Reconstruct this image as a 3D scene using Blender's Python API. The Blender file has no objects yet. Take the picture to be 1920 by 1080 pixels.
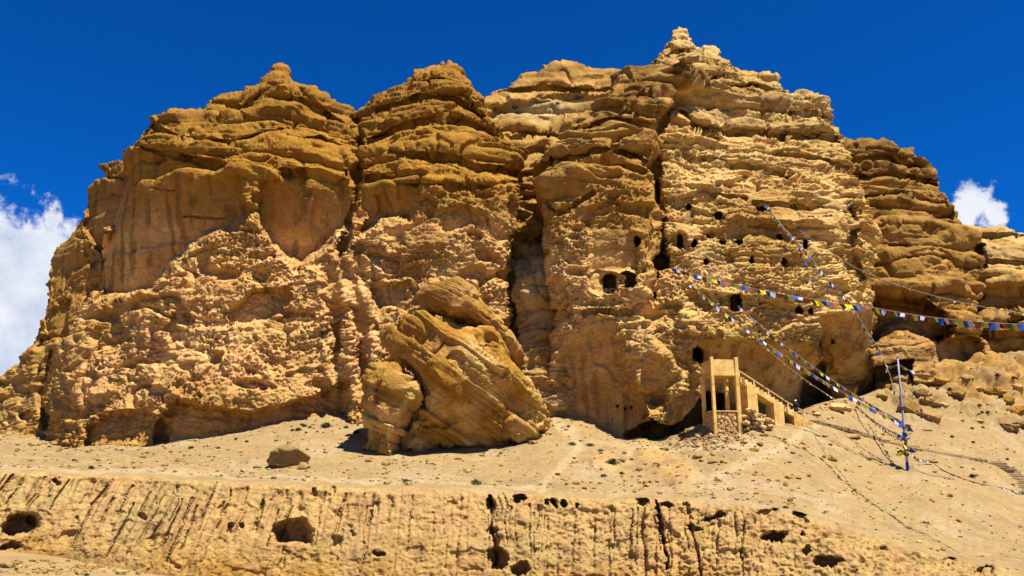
import bpy, bmesh, math, random
import numpy as np
from mathutils import Vector, Matrix, Euler

# ------------------------------------------------------------------ camera, sky, sun, exposure
scene = bpy.context.scene
FPX = 1500.0                      # focal length in photograph pixels (1920 wide)
PITCH = math.radians(13.0)
SUN_EL = math.radians(64.5)
SUN_AZ = math.radians(50.0)       # from straight behind the viewer towards the right
cam_data = bpy.data.cameras.new('camera')
cam_data.sensor_width = 36.0
cam_data.lens = 36.0 * FPX / 1920.0
cam_data.clip_start = 0.1
cam_data.clip_end = 9000.0
cam = bpy.data.objects.new('camera', cam_data)
cam.rotation_euler = (math.pi / 2 + PITCH, 0, 0)
scene.collection.objects.link(cam)
scene.camera = cam

to_sun = Vector((math.sin(SUN_AZ) * math.cos(SUN_EL), -math.cos(SUN_AZ) * math.cos(SUN_EL), math.sin(SUN_EL)))
sun_data = bpy.data.lights.new('sun', 'SUN')
sun_data.energy = 5.0
sun_data.angle = math.radians(0.5)
sun_data.color = (1.0, 0.94, 0.82)
sun = bpy.data.objects.new('sun', sun_data)
sun.rotation_euler = to_sun.to_track_quat('Z', 'Y').to_euler()
sun.location = to_sun * 300
scene.collection.objects.link(sun)

scene.view_settings.view_transform = 'Standard'
scene.view_settings.look = 'None'
scene.view_settings.exposure = 0.92
scene.view_settings.gamma = 1.0
scene.view_settings.use_curve_mapping = False
scene.cycles.max_bounces = 6
scene.cycles.diffuse_bounces = 2


def pix_dir(px, py):
    """world direction (y component 1) through a photograph pixel"""
    c, s = math.cos(PITCH), math.sin(PITCH)
    dy = FPX * c - (540.0 - py) * s
    return (px - 960.0) / dy, (FPX * s + (540.0 - py) * c) / dy


def at(px, py, Y):
    x, z = pix_dir(px, py)
    return Vector((x * Y, Y, z * Y))


def build_world():
    w = bpy.data.worlds.new('World')
    scene.world = w
    w.use_nodes = True
    nt = w.node_tree
    N, L = nt.nodes, nt.links
    for n in list(N):
        N.remove(n)
    out = N.new('ShaderNodeOutputWorld')
    bg = N.new('ShaderNodeBackground')
    bg.inputs['Strength'].default_value = 0.064
    L.new(bg.outputs[0], out.inputs['Surface'])
    sky = N.new('ShaderNodeTexSky')
    sky.sky_type = 'NISHITA'
    sky.sun_disc = False
    sky.sun_elevation = SUN_EL
    sky.sun_rotation = math.atan2(to_sun.x, to_sun.y)
    sky.altitude = 3800
    sky.air_density = 1.0
    sky.dust_density = 0.1
    sky.ozone_density = 3.0
    tint = N.new('ShaderNodeMix')
    tint.data_type = 'RGBA'
    tint.blend_type = 'MULTIPLY'
    tint.inputs[0].default_value = 1.0
    L.new(sky.outputs[0], tint.inputs[6])
    tint.inputs[7].default_value = SKY_TINT
    # clouds: soft noise masses in the low sky
    tc = N.new('ShaderNodeTexCoord')

    def mth(op, a, b=None, c=None):
        m = N.new('ShaderNodeMath')
        m.operation = op
        for i, v in enumerate((a, b, c)):
            if v is None:
                continue
            if isinstance(v, (int, float)):
                m.inputs[i].default_value = v
            else:
                L.new(v, m.inputs[i])
        return m.outputs[0]

    def noise(scale, detail, rough, off=0.0, vec=None, dist=0.0):
        n = N.new('ShaderNodeTexNoise')
        n.inputs['Scale'].default_value = scale
        n.inputs['Detail'].default_value = detail
        n.inputs['Roughness'].default_value = rough
        n.inputs['Distortion'].default_value = dist
        mp = N.new('ShaderNodeMapping')
        mp.inputs['Location'].default_value = (off, off * 0.7, off * 1.3)
        L.new(vec or tc.outputs['Generated'], mp.inputs[0])
        L.new(mp.outputs[0], n.inputs['Vector'])
        return n.outputs[0]

    edge = noise(15, 10, 0.60, 3.1, dist=0.3)
    fine = noise(44, 8, 0.65, 8.4)
    broad = noise(2.6, 3, 0.5, 1.7)

    def blob(px, py, ang, flat=1.0):
        x, z = pix_dir(px, py)
        d = Vector((x, 1, z)).normalized()
        sub = N.new('ShaderNodeVectorMath')
        sub.operation = 'SUBTRACT'
        L.new(tc.outputs['Generated'], sub.inputs[0])
        sub.inputs[1].default_value = d
        sc = N.new('ShaderNodeVectorMath')
        sc.operation = 'MULTIPLY'
        L.new(sub.outputs[0], sc.inputs[0])
        sc.inputs[1].default_value = (1, 1, flat)
        ln = N.new('ShaderNodeVectorMath')
        ln.operation = 'LENGTH'
        L.new(sc.outputs[0], ln.inputs[0])
        return mth('SUBTRACT', 1.0, mth('DIVIDE', ln.outputs['Value'], ang))
    field = None
    # two cumulus heaps seen beside the cliff, more of the same around the horizon
    for b in CLOUDS:
        v = blob(*b)
        field = v if field is None else mth('MAXIMUM', field, v)
    # general low belt of cumulus all round the horizon behind the cliffs
    dens = mth('ADD', field, mth('MULTIPLY', mth('SUBTRACT', edge, 0.5), 2.7))
    dens = mth('ADD', dens, mth('MULTIPLY', mth('SUBTRACT', fine, 0.5), 1.0))
    ramp = N.new('ShaderNodeMapRange')
    ramp.interpolation_type = 'SMOOTHSTEP'
    ramp.inputs[1].default_value = 0.0
    ramp.inputs[2].default_value = 0.36
    L.new(dens, ramp.inputs[0])
    alpha = mth('MINIMUM', ramp.outputs[0], 0.97)
    # cloud brightness: dense cores a little greyer
    shade = noise(9, 8, 0.6, 5.3)
    cr = N.new('ShaderNodeMapRange')
    cr.inputs[1].default_value = 0.36
    cr.inputs[2].default_value = 0.58
    L.new(shade, cr.inputs[0])
    ccol = N.new('ShaderNodeMix')
    ccol.data_type = 'RGBA'
    ccol.inputs[6].default_value = (3.6, 4.5, 6.3, 1)
    ccol.inputs[7].default_value = (7.4, 7.6, 8.0, 1)
    L.new(cr.outputs[0], ccol.inputs[0])
    mx = N.new('ShaderNodeMix')
    mx.data_type = 'RGBA'
    L.new(alpha, mx.inputs[0])
    L.new(tint.outputs[2], mx.inputs[6])
    L.new(ccol.outputs[2], mx.inputs[7])
    L.new(mx.outputs[2], bg.inputs['Color'])


SKY_TINT = (0.02, 0.54, 1.27, 1)
CLOUDS = [(105, 475, 0.055, 1.0), (40, 500, 0.05, 1.0), (30, 600, 0.075, 1.1), (-100, 640, 0.12, 1.2), (120, 600, 0.07, 1.2), (-60, 520, 0.08, 1.0),
          (1833, 380, 0.028, 1.0), (1862, 392, 0.026, 1.0), (1808, 402, 0.020, 1.0),
          (2350, 560, 0.10, 1.3), (2600, 640, 0.16, 1.4), (-900, 640, 0.16, 1.4), (-600, 560, 0.10, 1.2)]
build_world()

# ------------------------------------------------------------------ helpers
COL = scene.collection
rng = random.Random(7)


def tag(o, label=None, cat=None, group=None, kind=None):
    if label:
        o['label'] = label
    if cat:
        o['category'] = cat
    if group:
        o['group'] = group
    if kind:
        o['kind'] = kind
    return o


def empty(name, loc=(0, 0, 0), rz=0.0):
    o = bpy.data.objects.new(name, None)
    o.location = loc
    o.rotation_euler = (0, 0, rz)
    o.empty_display_size = 0.3
    COL.objects.link(o)
    return o


def link(name, me, mat=None, parent=None):
    if mat is not None and len(me.materials) == 0:
        me.materials.append(mat)
    o = bpy.data.objects.new(name, me)
    COL.objects.link(o)
    if parent is not None:
        o.parent = parent
    return o


_r = np.random.RandomState(11)
_PERM = np.concatenate([_r.permutation(256)] * 3).astype(np.int32)
_G = _r.normal(size=(256, 3)).astype(np.float32)
_G /= np.linalg.norm(_G, axis=1)[:, None]


def pn(x, y, z):
    """gradient noise, about -0.7..0.7"""
    x = np.asarray(x, np.float32)
    y = np.asarray(y, np.float32)
    z = np.asarray(z, np.float32)
    xi = np.floor(x).astype(np.int32)
    yi = np.floor(y).astype(np.int32)
    zi = np.floor(z).astype(np.int32)
    fx, fy, fz = x - xi, y - yi, z - zi
    u = fx * fx * fx * (fx * (fx * 6 - 15) + 10)
    v = fy * fy * fy * (fy * (fy * 6 - 15) + 10)
    w = fz * fz * fz * (fz * (fz * 6 - 15) + 10)
    xi &= 255
    yi &= 255
    zi &= 255

    def g(dx, dy, dz):
        h = _PERM[_PERM[_PERM[xi + dx] + yi + dy] + zi + dz]
        gr = _G[h]
        return gr[..., 0] * (fx - dx) + gr[..., 1] * (fy - dy) + gr[..., 2] * (fz - dz)
    a = g(0, 0, 0)
    a += u * (g(1, 0, 0) - a)
    b = g(0, 1, 0)
    b += u * (g(1, 1, 0) - b)
    c = g(0, 0, 1)
    c += u * (g(1, 0, 1) - c)
    d = g(0, 1, 1)
    d += u * (g(1, 1, 1) - d)
    a += v * (b - a)
    c += v * (d - c)
    return a + w * (c - a)


def fbm(P, s, octv=3, off=0.0, sz=1.0, gain=0.5, billow=False):
    """P (...,3); s = size of the largest feature in metres; sz flattens features vertically"""
    out = 0
    amp, f = 1.0, 1.0 / s
    for k in range(octv):
        n = pn(P[..., 0] * f + off + 17.3 * k, P[..., 1] * f + off * 1.7 + 5.1 * k, P[..., 2] * f / sz + off * 0.3 + 9.7 * k)
        if billow:
            n = np.abs(n) * 2 - 0.45
        out = out + n * amp
        amp *= gain
        f *= 2.03
    return out


def sstep(a, b, x):
    t = np.clip((x - a) / (b - a), 0, 1)
    return t * t * (3 - 2 * t)


def poly_resample(pts, n):
    p = np.array(pts, float)
    d = np.r_[0, np.cumsum(np.hypot(np.diff(p[:, 0]), np.diff(p[:, 1])))]
    t = np.linspace(0, d[-1], n)
    return np.stack([np.interp(t, d, p[:, 0]), np.interp(t, d, p[:, 1])], 1)


def seg_dist(px, py, pts):
    """distance to a polyline, with the position along it 0..1"""
    best = np.full(px.shape, 1e9)
    tpos = np.zeros(px.shape)
    n = len(pts) - 1
    for i in range(n):
        ax, ay = pts[i]
        bx, by = pts[i + 1]
        dx, dy = bx - ax, by - ay
        L2 = dx * dx + dy * dy + 1e-9
        t = np.clip(((px - ax) * dx + (py - ay) * dy) / L2, 0, 1)
        d = np.hypot(px - ax - t * dx, py - ay - t * dy)
        m = d < best
        best = np.where(m, d, best)
        tpos = np.where(m, (i + t) / n, tpos)
    return best, tpos


def poly_sd(px, py, pts):
    """signed distance to polygon, positive inside"""
    ring = list(pts) + [pts[0]]
    d, _ = seg_dist(px, py, ring)
    inside = np.zeros(px.shape, bool)
    for (ax, ay), (bx, by) in zip(ring[:-1], ring[1:]):
        c = ((ay > py) != (by > py))
        xx = (bx - ax) * (py - ay) / (by - ay + 1e-12) + ax
        inside ^= c & (px < xx)
    return np.where(inside, d, -d)


def rbf(ctrl):
    c = np.array(ctrl, float)
    p = c[:, :2] / 100.0
    K = np.hypot(p[:, None, 0] - p[None, :, 0], p[:, None, 1] - p[None, :, 1])
    n = len(p)
    A = np.zeros((n + 3, n + 3))
    A[:n, :n] = K
    A[:n, n] = 1
    A[:n, n + 1:] = p
    A[n, :n] = 1
    A[n + 1:, :n] = p.T
    b = np.r_[c[:, 2], 0, 0, 0]
    w = np.linalg.solve(A, b)

    def f(px, py):
        X, Yv = px / 100.0, py / 100.0
        out = w[n] + w[n + 1] * X + w[n + 2] * Yv
        for i in range(n):
            out = out + w[i] * np.sqrt((X - p[i, 0]) ** 2 + (Yv - p[i, 1]) ** 2 + 0.04)
        return out
    return f


def grid_normals(P):
    du = np.gradient(P, axis=1)
    dv = np.gradient(P, axis=0)
    n = np.cross(du, dv)
    n /= (np.linalg.norm(n, axis=2, keepdims=True) + 1e-9)
    return n


def grid_mesh(name, P, col=None, flip=False, smooth=True, closed_u=False):
    nv, nu = P.shape[:2]
    idx = np.arange(nv * nu, dtype=np.int32).reshape(nv, nu)
    if closed_u:
        idx = np.concatenate([idx, idx[:, :1]], 1)
    a, b, c, d = idx[:-1, :-1], idx[:-1, 1:], idx[1:, 1:], idx[1:, :-1]
    q = np.stack([a, d, c, b] if flip else [a, b, c, d], -1).reshape(-1)
    nf = q.size // 4
    me = bpy.data.meshes.new(name)
    me.vertices.add(nv * nu)
    me.vertices.foreach_set('co', P.reshape(-1).astype(np.float32))
    me.loops.add(q.size)
    me.loops.foreach_set('vertex_index', q)
    me.polygons.add(nf)
    me.polygons.foreach_set('loop_start', np.arange(0, q.size, 4, dtype=np.int32))
    me.polygons.foreach_set('loop_total', np.full(nf, 4, np.int32))
    if smooth:
        me.polygons.foreach_set('use_smooth', np.ones(nf, bool))
    if col is not None:
        at_ = me.attributes.new('rock', 'FLOAT_COLOR', 'POINT')
        c4 = np.ones((nv * nu, 4), np.float32)
        c4[:, :3] = col.reshape(-1, 3)
        at_.data.foreach_set('color', c4.reshape(-1))
    me.update(calc_edges=True)
    return me


# ------------------------------------------------------------------ materials
def new_mat(name):
    m = bpy.data.materials.new(name)
    m.use_nodes = True
    nt = m.node_tree
    b = nt.nodes['Principled BSDF']
    b.inputs['Roughness'].default_value = 0.95
    b.inputs['Specular IOR Level'].default_value = 0.08
    return m, nt, b


def rock_mat(name, grain=3.0, bump=0.35, speck=0.35, gravel=False):
    """colour from the per-vertex mineral tint, broken up by grain and pebbles, with fine relief"""
    m, nt, b = new_mat(name)
    N, L = nt.nodes, nt.links
    att = N.new('ShaderNodeAttribute')
    att.attribute_name = 'rock'
    tc = N.new('ShaderNodeTexCoord')
    n1 = N.new('ShaderNodeTexNoise')
    n1.inputs['Scale'].default_value = grain
    n1.inputs['Detail'].default_value = 9
    n1.inputs['Roughness'].default_value = 0.68
    L.new(tc.outputs['Object'], n1.inputs['Vector'])
    n2 = N.new('ShaderNodeTexNoise')
    n2.inputs['Scale'].default_value = 0.45
    n2.inputs['Detail'].default_value = 5
    L.new(tc.outputs['Object'], n2.inputs['Vector'])
    r1 = N.new('ShaderNodeMapRange')
    r1.inputs[1].default_value = 0.3
    r1.inputs[2].default_value = 0.7
    r1.inputs[3].default_value = 1.0 - speck
    r1.inputs[4].default_value = 1.0 + speck * 0.8
    L.new(n1.outputs[0], r1.inputs[0])
    hs = N.new('ShaderNodeHueSaturation')
    L.new(att.outputs['Color'], hs.inputs['Color'])
    L.new(r1.outputs[0], hs.inputs['Value'])
    r2 = N.new('ShaderNodeMapRange')
    r2.inputs[1].default_value = 0.35
    r2.inputs[2].default_value = 0.65
    r2.inputs[3].default_value = 0.492
    r2.inputs[4].default_value = 0.508
    L.new(n2.outputs[0], r2.inputs[0])
    L.new(r2.outputs[0], hs.inputs['Hue'])
    col = hs.outputs[0]
    vo = N.new('ShaderNodeTexVoronoi')
    vo.inputs['Scale'].default_value = 3.2 if not gravel else 5.0
    L.new(tc.outputs['Object'], vo.inputs['Vector'])
    if gravel:
        # small stones of differing colour in the soil
        st = N.new('ShaderNodeMapRange')
        st.inputs[1].default_value = 0.20
        st.inputs[2].default_value = 0.14
        L.new(vo.outputs['Distance'], st.inputs[0])
        sep = N.new('ShaderNodeSeparateColor')
        L.new(vo.outputs['Color'], sep.inputs[0])
        th = N.new('ShaderNodeMath')
        th.operation = 'GREATER_THAN'
        th.inputs[1].default_value = 0.62
        L.new(sep.outputs[0], th.inputs[0])
        mu = N.new('ShaderNodeMath')
        mu.operation = 'MULTIPLY'
        L.new(st.outputs[0], mu.inputs[0])
        L.new(th.outputs[0], mu.inputs[1])
        rp = N.new('ShaderNodeValToRGB')
        rp.color_ramp.elements[0].color = (0.15, 0.09, 0.04, 1)
        rp.color_ramp.elements[1].color = (0.38, 0.29, 0.18, 1)
        L.new(sep.outputs[1], rp.inputs[0])
        mx = N.new('ShaderNodeMix')
        mx.data_type = 'RGBA'
        L.new(mu.outputs[0], mx.inputs[0])
        L.new(col, mx.inputs[6])
        L.new(rp.outputs[0], mx.inputs[7])
        col = mx.outputs[2]
    L.new(col, b.inputs['Base Color'])
    bp = N.new('ShaderNodeBump')
    bp.inputs['Strength'].default_value = bump
    bp.inputs['Distance'].default_value = 0.25
    L.new(n1.outputs[0], bp.inputs['Height'])
    L.new(bp.outputs[0], b.inputs['Normal'])
    return m


def plain_mat(name, col, rough=0.85, scale=4.0, var=0.25, bump=0.1, spec=0.1, metal=0.0):
    m, nt, b = new_mat(name)
    N, L = nt.nodes, nt.links
    tc = N.new('ShaderNodeTexCoord')
    n1 = N.new('ShaderNodeTexNoise')
    n1.inputs['Scale'].default_value = scale
    n1.inputs['Detail'].default_value = 7
    n1.inputs['Roughness'].default_value = 0.65
    L.new(tc.outputs['Object'], n1.inputs['Vector'])
    rp = N.new('ShaderNodeMapRange')
    rp.inputs[1].default_value = 0.3
    rp.inputs[2].default_value = 0.7
    rp.inputs[3].default_value = 1 - var
    rp.inputs[4].default_value = 1 + var
    L.new(n1.outputs[0], rp.inputs[0])
    hs = N.new('ShaderNodeHueSaturation')
    hs.inputs['Color'].default_value = (*col, 1)
    L.new(rp.outputs[0], hs.inputs['Value'])
    L.new(hs.outputs[0], b.inputs['Base Color'])
    b.inputs['Roughness'].default_value = rough
    b.inputs['Specular IOR Level'].default_value = spec
    b.inputs['Metallic'].default_value = metal
    if bump:
        bp = N.new('ShaderNodeBump')
        bp.inputs['Strength'].default_value = bump
        bp.inputs['Distance'].default_value = 0.05
        L.new(n1.outputs[0], bp.inputs['Height'])
        L.new(bp.outputs[0], b.inputs['Normal'])
    return m


M_ROCK = rock_mat('cliff_rock', 4.5, 0.9, 0.36)
M_BOULDER = rock_mat('boulder_rock', 4.5, 0.8, 0.36)
M_SOIL = rock_mat('terrace_soil', 3.4, 0.45, 0.26, gravel=True)

# mineral colours (linear albedo)
C_OCHRE = np.array((0.335, 0.166, 0.024))
C_PINK = np.array((0.66, 0.388, 0.145))
C_YELLOW = np.array((0.645, 0.420, 0.148))
C_PALE = np.array((0.45, 0.34, 0.155))
C_VARN = np.array((0.165, 0.084, 0.018))
C_STAIN = np.array((0.17, 0.092, 0.024))
C_SOIL = np.array((0.292, 0.198, 0.086))
C_SOILO = np.array((0.365, 0.226, 0.080))


def mixc(c, k, m):
    return c + (k - c) * np.clip(m, 0, 1)[..., None]


def strata_table(seed, tmin, tmax, z0=-12, z1=80, bulge=0.9, hang=0.0):
    r = np.random.RandomState(seed)
    zs = np.arange(z0, z1, 0.02)
    out = np.zeros_like(zs)
    z = z0
    while z < z1:
        t = np.exp(r.uniform(np.log(tmin), np.log(tmax)))
        off = r.uniform(-0.9, 0.9)
        m = (zs >= z) & (zs < z + t)
        q = (zs[m] - z) / t
        prof = np.minimum(1, q / 0.16) ** 0.5 * (1 - np.maximum(0, (q - 0.25) / 0.75) ** 2.2)
        under = np.clip(q / 0.78, 0, 1) ** 0.8 * np.where(q > 0.78, 1 - ((q - 0.78) / 0.22) ** 2, 1)
        prof = prof * (1 - hang) + under * hang
        out[m] = off + bulge * (prof - 0.5)
        z += t
    k = np.ones(5) / 5
    return zs, np.convolve(out, k, 'same')


STR_BIG = strata_table(3, 1.8, 4.4, bulge=1.1, hang=0.75)
STR_MED = strata_table(5, 0.7, 1.9, hang=0.45)
STR_SLAB = strata_table(14, 0.7, 2.6, bulge=0.25, hang=0.3)
STR_THIN = strata_table(9, 0.25, 0.8)


def facet(v, step, k=0.65):
    """break a smooth relief into small flat benches with sharp edges"""
    t = v / step
    f = np.floor(t)
    return v * (1 - k) + k * step * (f + sstep(0.38, 0.62, t - f))


def st(tab, z):
    return np.interp(z, tab[0], tab[1])

# ------------------------------------------------------------------ cliffs
class Feat:
    """fields painted over a cliff face: depth offset, smoothness, bedding strength, mineral masks"""

    def __init__(self, px, py, Y):
        q = np.stack([px / 55.0, py / 55.0, px * 0], -1)
        self.X0, self.Y0 = px, py
        self.px = px + 9 * fbm(q, 1.0, 3, 2.0)
        self.py = py + 9 * fbm(q, 1.0, 3, 31.0)
        self.mpp = Y / FPX
        self.d = np.zeros(px.shape)
        self.smooth = np.zeros(px.shape)
        self.big = np.full(px.shape, 0.5)
        self.med = np.full(px.shape, 0.3)
        self.thin = np.full(px.shape, 0.1)
        self.rough = np.ones(px.shape)
        self.varn = np.zeros(px.shape)
        self.pale = np.zeros(px.shape)
        self.pink = np.zeros(px.shape)
        self.yel = np.zeros(px.shape)

    def mask(self, pts, feather=10, warp=True):
        x, y = (self.px, self.py) if warp else (self.X0, self.Y0)
        p = np.array(pts)
        f = feather * 2
        bb = (x > p[:, 0].min() - f) & (x < p[:, 0].max() + f) & (y > p[:, 1].min() - f) & (y < p[:, 1].max() + f)
        m = np.zeros(x.shape)
        m[bb] = sstep(-feather * 0.5, feather * 0.5, poly_sd(x[bb], y[bb], pts))
        return m

    def groove(self, pts, w, depth, sharp=1.0, warp=True):
        x, y = (self.px, self.py) if warp else (self.X0, self.Y0)
        p = np.array(pts)
        f = w * 1.2 + 2
        bb = (x > p[:, 0].min() - f) & (x < p[:, 0].max() + f) & (y > p[:, 1].min() - f) & (y < p[:, 1].max() + f)
        if bb.any():
            d, t = seg_dist(x[bb], y[bb], pts)
            k = np.clip(1 - d / w, 0, 1)
            self.d[bb] += depth * (k * k * (3 - 2 * k)) ** sharp

    def alcove(self, pts, depth, feather=6, smooth=0.8):
        m = self.mask(pts, feather)
        self.d += depth * m
        self.smooth = np.maximum(self.smooth, m * smooth)
        return m

    def hang(self, pts, depth, feather=8, smooth=0.9, y0=None, y1=None):
        """a bare wall under a lip: recedes evenly from its upper edge downwards"""
        m = self.mask(pts, feather)
        p = np.array(pts)
        y0 = p[:, 1].min() if y0 is None else y0
        y1 = p[:, 1].max() if y1 is None else y1
        t = np.clip((self.py - y0) / (y1 - y0), 0, 1)
        self.d += m * (0.14 * depth + 0.86 * depth * t)
        self.smooth = np.maximum(self.smooth, m * smooth)
        return m

    def hole(self, x, y, rx, ry, depth=3.0, rect=2.5):
        rx, ry, depth = rx * 1.22, ry * 1.18, depth * 1.5
        X, Yv = self.X0, self.Y0
        bb = (abs(X - x) < rx * 1.6 + 2) & (abs(Yv - y) < ry * 1.6 + 2)
        hq = np.stack([X[bb] / 6.0, Yv[bb] / 6.0, X[bb] * 0 + x], -1)
        X, Yv = X + 0.0, Yv + 0.0
        X[bb] += 0.32 * rx * fbm(hq, 1.0, 2, 3)
        Yv[bb] += 0.32 * ry * fbm(hq, 1.0, 2, 9)
        r = (np.abs((X[bb] - x) / rx) ** rect + np.abs((Yv[bb] - y) / ry) ** rect) ** (1 / rect)
        k = 1 - sstep(0.85, 1.15, r)
        self.d[bb] = self.d[bb] * (1 - k) + (self.d[bb] + depth) * k
        self.smooth[bb] = np.maximum(self.smooth[bb], 1 - sstep(1.0, 1.5, r))
        self.big[bb] *= sstep(0.9, 1.5, r)
        self.med[bb] *= sstep(0.9, 1.5, r)


def cliff_body(name, L, R, T, B, ctrl, paint, step=1.5, rnd=(3.5, 3.5, 3.0), skirt=(10, 10, 16), base=C_OCHRE, topfall=0.25, seed=0.0, nskirt=16):
    LB = lambda p: sum(math.hypot(b[0] - a[0], b[1] - a[1]) for a, b in zip(p[:-1], p[1:]))
    nu = int(max(LB(T), LB(B)) / step)
    nv = int(max(LB(L), LB(R)) / step)
    l, r, t, b = poly_resample(L, nv), poly_resample(R, nv), poly_resample(T, nu), poly_resample(B, nu)
    u = np.linspace(0, 1, nu)[None, :, None]
    v = np.linspace(0, 1, nv)[:, None, None]
    C = (1 - v) * b[None] + v * t[None] + (1 - u) * l[:, None] + u * r[:, None]
    C -= (1 - u) * (1 - v) * b[0] + u * (1 - v) * b[-1] + (1 - u) * v * t[0] + u * v * t[-1]
    px, py = C[..., 0], C[..., 1]
    Y = rbf(ctrl)(px, py)
    F = Feat(px, py, Y)
    # round the edges of the mass away from the viewer
    mpp = Y / FPX
    wpx = np.linalg.norm(C[:, -1] - C[:, 0], axis=-1)[:, None]
    hpx = np.linalg.norm(C[-1] - C[0], axis=-1)[None, :]
    el = u[..., 0] * wpx * mpp
    er = (1 - u[..., 0]) * wpx * mpp
    et = (1 - v[..., 0]) * hpx * mpp
    for e, rr in ((el, rnd[0]), (er, rnd[1]), (et, rnd[2])):
        if rr > 0:
            k = 1 - np.clip(e / rr, 0, 1)
            Y = Y + rr * (1 - np.sqrt(np.clip(1 - k * k, 0, 1))) * 0.9
    paint(F)
    Y = Y + F.d
    c, s = math.cos(PITCH), math.sin(PITCH)
    dy = FPX * c - (540.0 - py) * s
    P = np.stack([(px - 960) / dy * Y, Y, (FPX * s + (540 - py) * c) / dy * Y], -1)
    # carry the surface back over the top and round the sides
    K = nskirt
    iu = np.clip(np.arange(-K, nu + K), 0, nu - 1)
    iv = np.clip(np.arange(0, nv + K), 0, nv - 1)
    ou = np.arange(-K, nu + K) - iu
    ov = np.arange(0, nv + K) - iv
    q = lambda k: (np.abs(k) / K) ** 1.6
    sl = q(np.minimum(ou, 0)) * skirt[0]
    sr = q(np.maximum(ou, 0)) * skirt[1]
    stp = q(ov) * skirt[2]
    ext = lambda a: a[iv][:, iu]
    P = ext(P).copy()
    P[..., 1] += np.maximum(stp[:, None], (sl + sr)[None, :])
    P[..., 2] -= topfall * stp[:, None]
    P[..., 0] += 0.12 * sl[None] - 0.12 * sr[None]
    sm, big, med, thin, rough = map(ext, (F.smooth, F.big, F.med, F.thin, F.rough))
    N = grid_normals(P)
    # smooth the guide normals so relief does not pinch
    for _ in range(3):
        N[1:-1, 1:-1] = (N[1:-1, 1:-1] * 2 + N[:-2, 1:-1] + N[2:, 1:-1] + N[1:-1, :-2] + N[1:-1, 2:]) / 6
    N[..., 2] *= 0.45
    N /= np.linalg.norm(N, axis=2, keepdims=True) + 1e-9
    Q = P + 0.0
    warp = fbm(P, 14, 2, 3 + seed)
    mid = fbm(P, 4.5, 2, 52 + seed, sz=0.7)
    z = P[..., 2] + 1.8 * warp + 0.75 * mid + 0.2 * fbm(P, 1.5, 2, 50 + seed)
    rockn = 1 - sm
    # bedding: its strength fades in and out along the face, joints cut it
    patch = 0.15 + 1.15 * sstep(-0.2, 0.35, fbm(P, 6.0, 2, 12 + seed, sz=0.5))
    patb = 0.45 + 0.85 * sstep(-0.3, 0.3, fbm(P, 7.5, 2, 15 + seed, sz=0.45))
    thinTop = ext(0.45 + 0.55 * sstep(0.5, 5.0, et))
    d = big * st(STR_BIG, z) * patb * thinTop
    d = d + med * st(STR_MED, z + 0.4 * warp) * patch * (0.2 + 0.8 * rockn) * thinTop
    d = d + thin * st(STR_THIN, z) * patch * (0.3 + 0.7 * rockn)
    d = d + 0.9 * fbm(P, 8.0, 2, 21 + seed) * (0.35 + 0.65 * rockn)
    jt = np.abs(fbm(P * np.array((1, 1, 0.22)), 5.0, 2, 71 + seed))
    d = d - 0.9 * np.clip(1 - jt * 12, 0, 1) * np.clip(big + 0.2, 0, 1) * sstep(-0.1, 0.25, mid)
    # crumbly crust: lumps with sharp creases, flattened along the bedding
    W = P + 0.22 * np.stack([fbm(P, 1.6, 2, 60 + seed), fbm(P, 1.6, 2, 70 + seed), fbm(P, 1.6, 2, 80 + seed)], -1)
    cr = 0.36 * fbm(W, 3.6, 1, 5 + seed, sz=0.75, billow=True) - 0.26 * fbm(W, 1.5, 1, 6 + seed, sz=0.65, billow=True)
    cr = cr + 0.28 * fbm(W, 0.75, 1, 7 + seed, sz=0.7, billow=True) - 0.28 * fbm(W, 0.42, 1, 8 + seed, sz=0.8, billow=True)
    cr = cr + 0.22 * fbm(W, 0.24, 1, 18 + seed, billow=True)
    cr = facet(cr + 0.25 * fbm(W, 1.1, 2, 28 + seed), 0.26, 0.7)
    rp = 0.45 + 0.85 * sstep(-0.3, 0.3, fbm(P, 5.0, 2, 90 + seed))
    d = d + rough * cr * rp * (0.10 + 0.90 * rockn)
    # flaked hollows with a sharp upper lip
    fl = fbm(W, 3.0, 2, 44 + seed, sz=0.6)
    d = d - rough * rockn * 0.42 * sstep(0.14, 0.20, fl)
    f2 = fbm(W, 6.5, 2, 48 + seed, sz=0.55)
    d = d - rough * rockn * 0.9 * sstep(0.15, 0.22, f2) * (1 - 0.5 * sstep(0.24, 0.5, f2))
    d = d + 0.07 * fbm(P, 0.5, 2, 33 + seed)
    Q = P + N * d[..., None]
    # minerals
    col = np.broadcast_to(base, P.shape).copy()
    n1 = fbm(P, 9, 3, 101 + seed)
    col = mixc(col, C_PINK, ext(F.pink) * (0.7 + 0.8 * n1))
    col = mixc(col, C_YELLOW, ext(F.yel) * (0.7 + 0.8 * n1))
    col = mixc(col, C_PALE, ext(F.pale) * (0.8 + 1.1 * n1))
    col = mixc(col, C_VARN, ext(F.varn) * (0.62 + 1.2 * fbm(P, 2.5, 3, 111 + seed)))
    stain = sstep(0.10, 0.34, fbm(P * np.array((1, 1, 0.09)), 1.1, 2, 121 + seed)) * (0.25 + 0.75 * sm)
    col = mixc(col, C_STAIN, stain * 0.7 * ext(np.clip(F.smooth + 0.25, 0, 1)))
    band = st(STR_MED, z * 0.8 + 7) * 0.10
    col = col * (1 + band[..., None]) * (1 + 0.25 * fbm(P, 1.2, 3, 131 + seed)[..., None])
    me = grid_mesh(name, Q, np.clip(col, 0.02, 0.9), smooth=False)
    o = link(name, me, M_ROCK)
    tag(o, kind='structure')
    return o


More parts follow.
